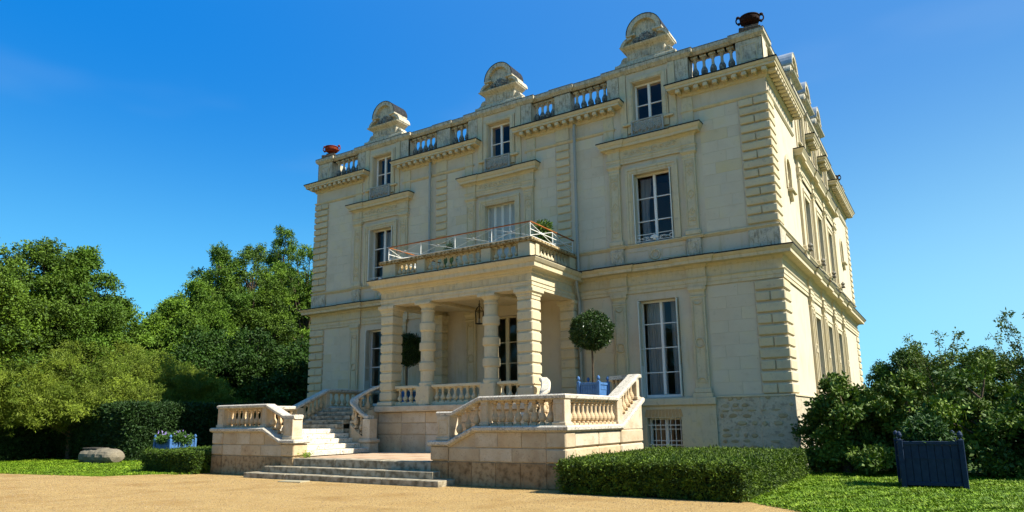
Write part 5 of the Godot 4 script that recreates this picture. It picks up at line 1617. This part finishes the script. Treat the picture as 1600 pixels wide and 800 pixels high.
func build_objects() -> void:
	# urns on the corners
	urn("dark rusted urn on the parapet corner above the sunlit side", Vector3(-0.47, 14.662, -0.42), 0.25, M.rust)
	urn("reddish rusted urn on the far parapet corner beside the trees", Vector3(WEST + 0.36, 14.662, -0.45), 0.4, M.rust_red)
	urn("small dark urn at the far back corner of the sunlit side", Vector3(-0.45, 14.66, BACK + 0.5), 0.3, M.rust)
	# porch lantern
	var l := thing("porch_lantern", "black iron lantern hanging from the porch ceiling", "lantern", Vector3(-10.55, 5.18, 1.7))
	var g := Geo.new()
	for k in 6:
		var a := TAU * k / 6.0
		var b := TAU * (k + 1) / 6.0
		var c0 := Vector3(cos(a), 0, sin(a)); var c1 := Vector3(cos(b), 0, sin(b))
		g.tube([c0 * 0.15 + Vector3.UP * 0.03, c0 * 0.17 + Vector3.UP * 0.5], [0.012], 5)
		for y in [0.03, 0.5]: g.tube([c0 * 0.17 + Vector3.UP * y, c1 * 0.17 + Vector3.UP * y], [0.012], 5)
		g.tube([c0 * 0.17 + Vector3.UP * 0.5, c0 * 0.1 + Vector3.UP * 0.62, Vector3.UP * 0.72], [0.012], 5)
	g.lathe([Vector2(0, 0), Vector2(0.06, 0.0), Vector2(0.16, 0.03)], 6)
	own(l, "cage", g.mesh(), M.blackiron)
	var ch := Geo.new()
	ch.tube([Vector3(0, 0.72, 0), Vector3(0, 0.93, 0)], [0.012], 6)
	ch.ring(Vector3(0, 0.76, 0), 0.035, 0.01)
	own(l, "chain", ch.mesh(), M.blackiron)
	var cn := Geo.new()
	for k in 3: cn.tube([Vector3(cos(k * 2.1) * 0.05, 0.03, sin(k * 2.1) * 0.05), Vector3(cos(k * 2.1) * 0.05, 0.22, sin(k * 2.1) * 0.05)], [0.012], 6)
	own(l, "candles", cn.mesh(), M.paint)
	# topiary in blue boxes on the terraces
	planter("bright blue wooden planter holding the topiary beside the right-hand stair", Vector3(-6.0, 2.196, 1.55), 0.0, 0.84, 0.66, M.blue, "blue planters on the terraces")
	topiary("round clipped bay tree in the blue planter by the downpipe", Vector3(-6.0, 2.74, 1.55), 1.16, 0.7, 61, "clipped bay trees flanking the porch")
	planter("blue planter half hidden behind the porch columns", Vector3(-14.75, 2.196, 0.95), 0.0, 0.84, 0.66, M.blue, "blue planters on the terraces")
	topiary("dark round bay tree glimpsed between the porch pillar and column", Vector3(-14.72, 2.74, 0.95), 1.12, 0.7, 62, "clipped bay trees flanking the porch")
	potted("potted_conifer", "small potted conifer on the balcony behind the railing", Vector3(-12.05, 6.98, 1.6), 1.75, true, 71)
	potted("potted_shrub", "light green potted shrub on the balcony by the downpipe", Vector3(-7.8, 6.98, 1.5), 1.72, false, 72)
	# curtains
	curtain("pale net curtain behind the tall ground-floor window, wider half", -4.86, -4.2, 2.4, 5.7, -0.75, 81)
	curtain("pale net curtain behind the tall ground-floor window, narrow half", -3.95, -3.46, 2.4, 5.7, -0.75, 82)
	curtain("gathered white curtain in the window above the cellar grating", -4.86, -4.45, 7.8, 10.4, -0.75, 83, 0.6)
	curtain("pale curtain in the far upstairs window beside the balcony end", -17.8, -17.3, 7.8, 10.4, -0.75, 84)
	# lawn and forecourt furniture
	var pr := planter("dark blue wooden planter standing on the lawn by the bushes", Vector3(3.5, 0.0, 3.5), 0.12, 1.3, 1.08, M.darkblue, "planters on the lawns")
	planter("sky blue wooden planter of violet flowers behind the low hedge", Vector3(-25.95, 0.0, 3.85), 0.0, 1.3, 0.98, M.blue, "planters on the lawns")
	var fl := thing("violet_flowers", "violet flowers and leaves growing in the sky blue planter", "flowers", Vector3(-25.95, 0.86, 3.85))
	var r := RandomNumberGenerator.new()
	r.seed = 5
	var leaves := []
	var petals := []
	for i in 420:
		var a := r.randf() * TAU
		var d := sqrt(r.randf()) * 0.75
		leaves.append([Vector3(-25.95 + cos(a) * d, 0.9 + r.randf() * 0.35 * (1.1 - d), 3.85 + sin(a) * d), 0.22 * r.randf_range(0.7, 1.3), tint(r, Color(0.03, 0.08, 0.01), Color(0.07, 0.14, 0.02))])
		if i % 17 == 0: petals.append([Vector3(-25.95 + cos(a) * d * 1.1, 1.0 + r.randf() * 0.35, 3.85 + sin(a) * d * 1.1), 0.1 * r.randf_range(0.7, 1.4), tint(r, Color(0.3, 0.2, 0.6), Color(0.55, 0.45, 0.8))])
	scatter(fl, "leaves", S.spray_gloss, M.leaf, leaves, 8).set_meta("kind", "stuff")
	scatter(fl, "petals", S.spray_gloss, M.leaf, petals, 9).set_meta("kind", "stuff")
	var sh := thing("planted_shrub", "loose green shrub growing in the dark blue lawn planter", "shrub", Vector3(3.5, 0.96, 3.5))
	var sl := []
	for i in 500:
		var d := Vector3(r.randfn(), absf(r.randfn()), r.randfn()).normalized() * sqrt(r.randf())
		sl.append([Vector3(3.5, 1.05, 3.5) + d * Vector3(0.5, 0.55, 0.5), 0.2 * r.randf_range(0.7, 1.3), tint(r, Color(0.025, 0.06, 0.01), Color(0.06, 0.12, 0.02))])
	scatter(sh, "leaves", S.spray_gloss, M.leaf, sl, 10).set_meta("kind", "stuff")
	# weathered stone on the left lawn
	var ro := thing("carved_stone", "long weathered grey stone lying on the lawn near the hedge", "stone", Vector3(-28.1, 0.0, 6.0))
	var st := Geo.new()
	var f := FastNoiseLite.new()
	f.seed = 3
	f.frequency = 0.9
	var shape := func(u: float, v: float) -> Vector3:
		var a := TAU * v
		var x := lerpf(-1.3, 1.5, u)
		var e := pow(maxf(0.0, 1.0 - pow(absf(2.0 * u - 1.0), 5.0)), 0.4)
		var k := 1.0 + 0.12 * f.get_noise_3d(x * 2.0, cos(a) * 2.0, sin(a) * 2.0)
		return Vector3(x, 0.28 + sin(a) * 0.36 * e * k, cos(a) * 0.5 * e * k)
	for i in 28:
		for j in 18:
			st.quad(shape.call(i / 28.0, (j + 1) / 18.0), shape.call(i / 28.0, j / 18.0), shape.call((i + 1) / 28.0, j / 18.0), shape.call((i + 1) / 28.0, (j + 1) / 18.0))
	own(ro, "body", st.mesh(), M.greystone)
	own(ro, "cap_slab", boxm(Vector3(-1.0, 0.58, -0.3), Vector3(0.2, 0.66, 0.3), 0.03), M.darkstone)
	var wd := thing("weed", "small yellow-green weed growing beside the left stair newel", "weed", Vector3(-13.05, 0.57, 7.55))
	var wl := []
	for i in 26: wl.append([Vector3(-13.05 + r.randfn() * 0.08, 0.6 + r.randf() * 0.12, 7.55 + r.randfn() * 0.08), 0.1 * r.randf_range(0.7, 1.3), tint(r, Color(0.14, 0.24, 0.02), Color(0.3, 0.36, 0.04))])
	scatter(wd, "leaves", S.spray_gloss, M.leaf, wl, 15).set_meta("kind", "stuff")
	var dc := thing("drain_cover", "flat grey stone drain cover set in the gravel", "drain cover", Vector3(-11.9, 0.0, 8.95))
	own(dc, "slab", boxm(Vector3(-0.42, -0.03, -0.2), Vector3(0.42, 0.03, 0.2), 0.012), M.drainstone, Transform3D(Basis(Vector3.UP, 0.12), Vector3.ZERO))


func build_plants() -> void:
	for k in 3:
		S["spray_far%d" % k] = spray(16, 0.34, 0.2, 100 + k)
		S["spray_willow%d" % k] = spray(22, 0.5, 0.1, 200 + k, 0.5)
		S["spray_near%d" % k] = spray(13, 0.42, 0.26, 300 + k)
	S.spray_hedge = spray(12, 0.5, 0.2, 400, 0.0)
	S.spray_gloss = spray(11, 0.55, 0.24, 500, 0.1)
	S.spray_needle = spray(18, 0.7, 0.06, 600, 0.2)
	var C := Vector3(4.11, 0, 22.6)
	var aim := func(px: float, d: float) -> Vector3:     # a spot at distance d in a given bearing
		return C + Vector3(sin(deg_to_rad(px)), 0, -cos(deg_to_rad(px))) * d
	# bearings in degrees from north (-z), negative to the west
	var mid := Color(0.045, 0.105, 0.006)
	var lit := Color(0.15, 0.245, 0.014)
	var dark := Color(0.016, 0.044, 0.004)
	var olive := Color(0.085, 0.12, 0.02)
	for k in [
		[-49.2, 60.0, 17.2, 3.4, "poplar", 1], [-51.2, 63.0, 19.2, 2.3, "poplar", 2], [-53.4, 57.0, 15.9, 3.3, "round", 3], [-55.8, 56.0, 15.2, 2.9, "round", 4], [-57.2, 52.0, 11.6, 2.7, "round", 5],
		[-60.6, 57.0, 8.8, 3.6, "round", 6], [-62.7, 44.0, 8.9, 2.7, "round", 7], [-64.9, 43.0, 11.2, 2.6, "round", 8], [-67.6, 43.0, 11.4, 3.2, "round", 9], [-72.0, 44.0, 11.6, 4.0, "round", 10], [-58.9, 49.0, 9.6, 2.6, "round", 11], [-46.5, 66.0, 15.0, 4.0, "round", 12]]:
		tree("woodland_tree", ["tall slender poplar rising behind the chateau's far corner", "tallest pointed poplar beside the chateau's shaded corner", "broad leafy tree next to the tall poplars", "full round-headed tree left of the poplars", "bright green tree with a stepped crown at the gap of sky", "lower tree at the bottom of the gap of sky", "dark tree sloping down to the gap of sky", "dense tree standing above the pale weeping shrub", "tall tree with a loose tuft beside the open sky", "high spreading tree at the end of the wood", "small green tree just right of the gap of sky", "tree mostly hidden behind the chateau's west wall"][k[5] - 1],
			aim.call(k[0], k[1]), k[2] * 0.12, k[2], k[3], k[4], 9000, 0.4, mid if k[5] % 3 else dark, lit if k[5] % 2 else mid.lerp(lit, 0.6), 1000 + k[5], "woodland trees beyond the lawn")
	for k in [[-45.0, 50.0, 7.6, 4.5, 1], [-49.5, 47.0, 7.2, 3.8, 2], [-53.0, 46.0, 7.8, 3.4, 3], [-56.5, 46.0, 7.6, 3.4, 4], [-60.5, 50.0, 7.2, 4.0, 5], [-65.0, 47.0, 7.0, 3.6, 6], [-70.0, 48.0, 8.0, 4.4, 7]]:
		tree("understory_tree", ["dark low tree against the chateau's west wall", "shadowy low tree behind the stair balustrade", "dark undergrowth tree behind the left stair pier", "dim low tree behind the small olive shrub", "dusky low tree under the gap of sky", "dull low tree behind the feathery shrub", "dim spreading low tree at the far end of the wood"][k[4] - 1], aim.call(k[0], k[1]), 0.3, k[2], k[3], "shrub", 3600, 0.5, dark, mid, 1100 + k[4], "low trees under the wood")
	for k in [[-61.2, 42.0, 6.0, 3.2, 1], [-64.6, 41.0, 6.0, 2.8, 2], [-57.4, 42.5, 5.0, 2.2, 3], [-69.5, 41.0, 5.8, 3.0, 4]]:
		tree("weeping_shrub", ["pale yellow-green weeping shrub above the sky blue planter", "feathery light green shrub behind the weathered stone", "small olive shrub next to the stair balustrade", "loose light green shrub at the lawn's end"][k[4] - 1], aim.call(k[0], k[1]), 1.6, k[2], k[3], "shrub", 4600, 0.29, Color(0.09, 0.15, 0.012), Color(0.23, 0.29, 0.025), 1200 + k[4], "light green shrubs at the wood's edge", "willow")
	# added unseen trees behind the viewer, which darken the lower sky for the shaded front
	for k in [[-46.0, 50.0, "beyond the weathered stone"], [-30.0, 58.0, "facing the woodland"], [-14.0, 55.0, "facing the chateau porch"], [2.0, 60.0, "facing the chateau's sunlit corner"], [17.0, 54.0, "facing the bushes"], [31.0, 50.0, "at the end of the lawn"]]:
		tree("added_shade_tree", "unseen tree added across the forecourt to block sky light, " + k[2], Vector3(k[0], 0, k[1]), 2.0, 17.0, 7.5, "round", 3000, 1.0, dark, mid, 1600 + int(k[0]), "added unseen trees that block sky light")
	# hedges
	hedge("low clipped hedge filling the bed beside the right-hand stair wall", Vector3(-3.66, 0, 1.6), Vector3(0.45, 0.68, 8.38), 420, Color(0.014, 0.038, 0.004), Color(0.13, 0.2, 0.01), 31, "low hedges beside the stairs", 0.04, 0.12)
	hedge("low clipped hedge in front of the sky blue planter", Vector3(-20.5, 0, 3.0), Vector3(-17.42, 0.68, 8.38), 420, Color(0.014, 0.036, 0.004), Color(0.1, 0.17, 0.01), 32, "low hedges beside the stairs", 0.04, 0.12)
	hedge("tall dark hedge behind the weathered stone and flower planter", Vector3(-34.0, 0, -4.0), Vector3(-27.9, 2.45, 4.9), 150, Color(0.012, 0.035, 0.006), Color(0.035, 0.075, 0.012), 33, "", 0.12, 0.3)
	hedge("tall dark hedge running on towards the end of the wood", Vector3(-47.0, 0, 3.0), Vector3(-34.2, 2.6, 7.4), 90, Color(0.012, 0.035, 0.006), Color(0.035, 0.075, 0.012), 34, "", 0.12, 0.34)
	# bushes along the sunlit side
	for k in [[1.35, 0.3, 2.95, 1.15, 1], [2.9, -0.2, 2.9, 1.35, 2], [4.7, -0.4, 3.1, 1.6, 3], [2.2, -2.6, 2.6, 1.5, 4], [6.9, -0.6, 3.0, 1.8, 5], [9.6, -1.0, 3.4, 2.2, 6]]:
		tree("leafy_bush", ["leafy bush against the chateau's sunlit corner", "dense dark bush behind the dark blue planter", "thick bush to the right of the dark blue planter", "bush in the second row along the sunlit wall", "broad bush further along the lawn's edge", "largest bush at the end of the lawn"][k[4] - 1], Vector3(k[0], 0, k[1]), 0.05, k[2], k[3], "shrub", 1700, 0.3, Color(0.03, 0.07, 0.008), Color(0.16, 0.23, 0.025), 1300 + k[4], "bushes along the sunlit side", "near")
	for k in [[2.0, -27.0, 5.9, 3.0, 1, 3800], [5.8, -25.0, 5.4, 2.8, 2, 3200], [10.0, -24.0, 6.4, 3.4, 3, 3200], [15.5, -22.0, 7.4, 3.8, 4, 3200]]:
		tree("garden_tree", ["dark round tree beyond the chateau's back corner", "smaller green tree behind the sapling", "tree beyond the bushes on the sunlit side", "spreading tree at the far side of the garden"][k[4] - 1], Vector3(k[0], 0, k[1]), 0.5, k[2], k[3], "shrub", k[5], 0.45, dark, mid.lerp(lit, 0.5), 1400 + k[4], "trees behind the chateau")
	sapling("thin sapling with sparse arching twigs against the sky", Vector3(3.9, 0, -1.6), 4.3, 41)
	sapling("taller sapling with arching twigs behind the bushes", Vector3(6.2, 0, -2.6), 5.0, 42)


# arching twigs with leaves strung along their upper half
func sapling(label: String, pos: Vector3, high: float, sd: int) -> void:
	var r := RandomNumberGenerator.new()
	r.seed = sd
	var t := thing("sapling_tree", label, "tree", pos, 0, "saplings behind the bushes")
	var g := Geo.new()
	var places := []
	for i in 13:
		var a := r.randf() * TAU
		var h := high * r.randf_range(0.6, 1.0)
		var reach := r.randf_range(0.3, 1.1)
		var pts := []
		for k in 9:
			var q := k / 8.0
			pts.append(Vector3(cos(a) * reach * q * q + r.randfn() * 0.02, h * (1.08 * q - 0.08 * q * q * q * q), sin(a) * reach * q * q + r.randfn() * 0.02))
		g.tube(pts, [0.024, 0.022, 0.02, 0.017, 0.014, 0.011, 0.009, 0.007, 0.004], 5)
		for k in 34:
			var q := r.randf_range(0.35, 1.0) * 7.99
			var p: Vector3 = pts[int(q)].lerp(pts[int(q) + 1], q - int(q))
			places.append([pos + p + Vector3(r.randfn(), r.randfn() * 0.6, r.randfn()) * 0.08, 0.2 * r.randf_range(0.6, 1.3), tint(r, Color(0.05, 0.1, 0.01), Color(0.13, 0.18, 0.025))])
	own(t, "trunk", g.mesh(), M.bark)
	scatter(t, "crown", S.spray_gloss, M.leaf, places, sd).set_meta("kind", "stuff")


func build_ground() -> void:
	var far := Geo.new()
	for i in 48:
		var a := TAU * i / 48.0; var b := TAU * (i + 1) / 48.0
		far.tri(Vector3(-10, -0.03, 0), Vector3(-10 + cos(b) * 600, -0.03, sin(b) * 600), Vector3(-10 + cos(a) * 600, -0.03, sin(a) * 600))
	structure("ground", far.mesh(), M.field)
	# gravel: its edge wanders along the hedges and the lawns
	var edge := PackedVector2Array()
	var key := [Vector2(-60, 14.5), Vector2(-40, 12.6), Vector2(-30, 11.6), Vector2(-24.7, 11.1), Vector2(-19.6, 10.3), Vector2(-18.8, 9.0), Vector2(-17.3, 7.6), Vector2(-3.7, 7.4), Vector2(-3.3, 8.0), Vector2(0.2, 8.05), Vector2(0.6, 8.3), Vector2(1.6, 9.15), Vector2(3.2, 10.4), Vector2(6.0, 12.0), Vector2(14.0, 14.5), Vector2(40, 18)]
	var n := FastNoiseLite.new()
	n.seed = 8
	n.frequency = 0.6
	for i in key.size() - 1:
		var steps := int(maxf(2.0, key[i].distance_to(key[i + 1]) / 0.25)) if key[i].distance_to(key[i + 1]) < 9 else 12
		for j in steps:
			var p: Vector2 = key[i].lerp(key[i + 1], j / float(steps))
			edge.append(p + Vector2(0, 0.12 * n.get_noise_2d(p.x * 2.0, p.y) + 0.05 * n.get_noise_2d(p.x * 9.0, 4.0)))
	edge.append(Vector2(40, 18))
	edge.append(Vector2(40, 31))
	edge.append(Vector2(-60, 31))
	var g := Geo.new()
	var t := Geometry2D.triangulate_polygon(edge)
	for k in range(0, t.size(), 3):
		var a := edge[t[k]]; var b := edge[t[k + 1]]; var c := edge[t[k + 2]]
		if (b - a).cross(c - a) > 0:
			var s := b; b = c; c = s
		g.tri(Vector3(a.x, 0, a.y), Vector3(b.x, 0, b.y), Vector3(c.x, 0, c.y))
	structure("gravel_forecourt", g.mesh(), M.gravel)
	# lawns
	for k in [["lawn", [Vector2(0.4, -14), Vector2(0.4, 7.95), Vector2(1.6, 9.1), Vector2(3.2, 10.3), Vector2(6.0, 11.9), Vector2(16.0, 14.5), Vector2(20, -14)]], ["lawn_west", [Vector2(-44, -6), Vector2(-44, 13.0), Vector2(-30, 11.55), Vector2(-24.7, 11.05), Vector2(-19.6, 10.3), Vector2(-18.8, 8.9), Vector2(-17.4, 7.6), Vector2(-17.4, -6)]]]:
		var l := Geo.new()
		var poly := PackedVector2Array(k[1])
		var tt := Geometry2D.triangulate_polygon(poly)
		for q in range(0, tt.size(), 3):
			var a := poly[tt[q]]; var b := poly[tt[q + 1]]; var c := poly[tt[q + 2]]
			if (b - a).cross(c - a) > 0:
				var s := b; b = c; c = s
			l.tri(Vector3(a.x, -0.012, a.y), Vector3(b.x, -0.012, b.y), Vector3(c.x, -0.012, c.y))
		structure(k[0], l.mesh(), M.turf)
	# grass
	var r := RandomNumberGenerator.new()
	r.seed = 12
	var tuft := Geo.new()
	for i in 9:
		var a := r.randf() * TAU
		var o := Vector3(r.randfn() * 0.35, 0, r.randfn() * 0.35)
		var d := Vector3(cos(a), 0, sin(a))
		var side := Vector3(-d.z, 0, d.x) * 0.14
		var tip := o + d * r.randf_range(0.2, 0.7) + Vector3.UP * r.randf_range(0.5, 1.0)
		var m := o + d * 0.15 + Vector3.UP * 0.45
		tuft.tri(o - side, o + side, m)
		tuft.tri(m - side * 0.9, m + side * 0.9, tip)
	S.tuft = tuft.mesh()
	for k in [[[Vector2(0.4, -1.0), Vector2(0.4, 8.15), Vector2(1.6, 9.25), Vector2(3.2, 10.5), Vector2(6.0, 12.1), Vector2(9.0, 12.6), Vector2(9.0, -1)], 30000, "right_grass", "short clover-like grass on the lawn by the sunlit bushes"], [[Vector2(-38, 0), Vector2(-38, 12.3), Vector2(-30, 11.65), Vector2(-24.7, 11.15), Vector2(-19.6, 10.4), Vector2(-18.8, 9.05), Vector2(-17.5, 8.7), Vector2(-17.5, 0)], 26000, "left_grass", "short green grass round the weathered stone"]]:
		var poly := PackedVector2Array(k[0])
		var lo := poly[0]; var hi := poly[0]
		for p in poly:
			lo = Vector2(minf(lo.x, p.x), minf(lo.y, p.y)); hi = Vector2(maxf(hi.x, p.x), maxf(hi.y, p.y))
		var places := []
		var nn := FastNoiseLite.new()
		nn.seed = 4
		nn.frequency = 0.7
		while places.size() < k[1]:
			var p := Vector2(r.randf_range(lo.x, hi.x), r.randf_range(lo.y, hi.y))
			if not Geometry2D.is_point_in_polygon(p, poly): continue
			var q := nn.get_noise_2d(p.x, p.y)
			places.append([Vector3(p.x, -0.015, p.y), (0.085 + 0.05 * q) * r.randf_range(0.6, 1.3), tint(r, Color(0.07, 0.14, 0.004), Color(0.21, 0.33, 0.01).lerp(Color(0.28, 0.31, 0.03), clampf(q, 0, 1)))])
		var o := scatter(self, "grass", S.tuft, M.leaf, places, 13, true)
		o.name = numbered("grass")
		o.set_meta("kind", "stuff")
		o.set_meta("label", k[3])
		o.set_meta("category", "grass")
	# loose stones on the gravel
	var pe := Geo.new()
	pe.ball(Vector3.ZERO, Vector3(0.5, 0.32, 0.42), 6, 4)
	var stones := []
	while stones.size() < 42000:
		var z := 8.0 + 9.5 * r.randf()
		var x := r.randf_range(-24.0, 7.0)
		if z < 8.75 and x > -14.8 and x < -6.9: continue
		if z < 10.6 and (x < -16.5 or x > 0.2): continue
		if z < 8.5 and x > -3.9: continue
		stones.append([Vector3(x, 0.002, z), 0.02 * pow(r.randf(), 2.5) + 0.008, tint(r, Color(0.2, 0.13, 0.055), Color(0.42, 0.3, 0.16))])
	var so := scatter(self, "loose_gravel", pe.mesh(), M.pebble, stones, 14)
	so.set_meta("kind", "stuff")
	so.set_meta("label", "loose pale stones scattered over the gravel forecourt")
	so.set_meta("category", "gravel")


func make_sky() -> Sky:
	var w := 1024
	var h := 512
	var wisp := FastNoiseLite.new()
	wisp.seed = 6
	wisp.frequency = 1.3
	wisp.fractal_octaves = 5
	var im := Image.create(w, h, false, Image.FORMAT_RGBF)
	var sun := sun_direction()
	for y in h:
		var el := PI / 2 - PI * (y + 0.5) / h
		for x in w:
			var az := TAU * (x + 0.5) / w
			var d := Vector3(sin(az) * cos(el), sin(el), -cos(az) * cos(el))
			var up := sin(maxf(el, 0.0))
			var near := 0.5 + 0.5 * d.dot(sun)
			var air := exp(-pow(up / 0.26, 2.0))          # thick air at the horizon, thin overhead
			var c := Color(0.0, 0.14, 0.48).lerp(Color(0.15, 0.54, 0.8), air)
			var pale := smoothstep(0.36, 0.8, near)       # paler towards the sun
			c = c.lerp(Color(0.4, 0.58, 0.62), clampf(pale * (0.12 + 0.52 * air), 0, 1))
			var veil := smoothstep(0.05, 0.55, wisp.get_noise_3d(d.x * 1.2, d.y * 7.0, d.z * 1.2)) * 0.035
			c = c.lerp(Color(0.55, 0.62, 0.66), veil)
			im.set_pixel(x, y, c)
	var m := PanoramaSkyMaterial.new()
	m.panorama = ImageTexture.create_from_image(im)
	m.energy_multiplier = SKY_ENERGY
	var s := Sky.new()
	s.sky_material = m
	return s


const SKY_ENERGY := 0.8
const SUN_ENERGY := 1.6
const SUN_HEIGHT := 44.0
const SUN_BEHIND := 10.5


func sun_direction() -> Vector3:
	var e := deg_to_rad(SUN_HEIGHT)
	var a := deg_to_rad(SUN_BEHIND)
	return Vector3(cos(e) * cos(a), sin(e), -cos(e) * sin(a))


func _ready() -> void:
	# camera
	var cam := Camera3D.new()
	cam.name = "camera"
	cam.near = 0.1
	cam.far = 1500.0
	cam.keep_aspect = Camera3D.KEEP_HEIGHT
	cam.set_frustum(0.1 * 800.0 / 1071.6, Vector2(0, 0.1 * 53.84 / 1071.6), 0.1, 1500.0)
	cam.transform = Transform3D(Basis(Vector3.UP, deg_to_rad(32.2654)) * Basis(Vector3.RIGHT, deg_to_rad(10.6877)) * Basis(Vector3.BACK, deg_to_rad(-0.7065)), Vector3(4.11, 1.65, 22.6))
	add_child(cam)
	cam.current = true
	# sky, sun, exposure
	var env := Environment.new()
	env.background_mode = Environment.BG_SKY
	env.sky = make_sky()
	env.tonemap_mode = Environment.TONE_MAPPER_LINEAR
	env.tonemap_exposure = 1.98
	env.sdfgi_enabled = true
	env.ssao_enabled = true
	env.ssil_enabled = true
	var we := WorldEnvironment.new()
	we.name = "environment"
	we.environment = env
	add_child(we)
	var sun := DirectionalLight3D.new()
	sun.name = "sun"
	sun.light_energy = SUN_ENERGY
	sun.light_color = Color(1.0, 0.98, 0.945)
	sun.light_angular_distance = 0.5
	sun.shadow_enabled = true
	sun.transform = Transform3D(Basis.looking_at(-sun_direction(), Vector3.UP), Vector3(20, 30, 0))
	add_child(sun)

	make_materials()
	var pb := StandardMaterial3D.new()
	pb.resource_name = "pebble"
	pb.vertex_color_use_as_albedo = true
	pb.roughness = 0.95
	M.pebble = pb
	build_ground()
	build_chateau()
	build_stairs()
	build_plants()
	build_objects()
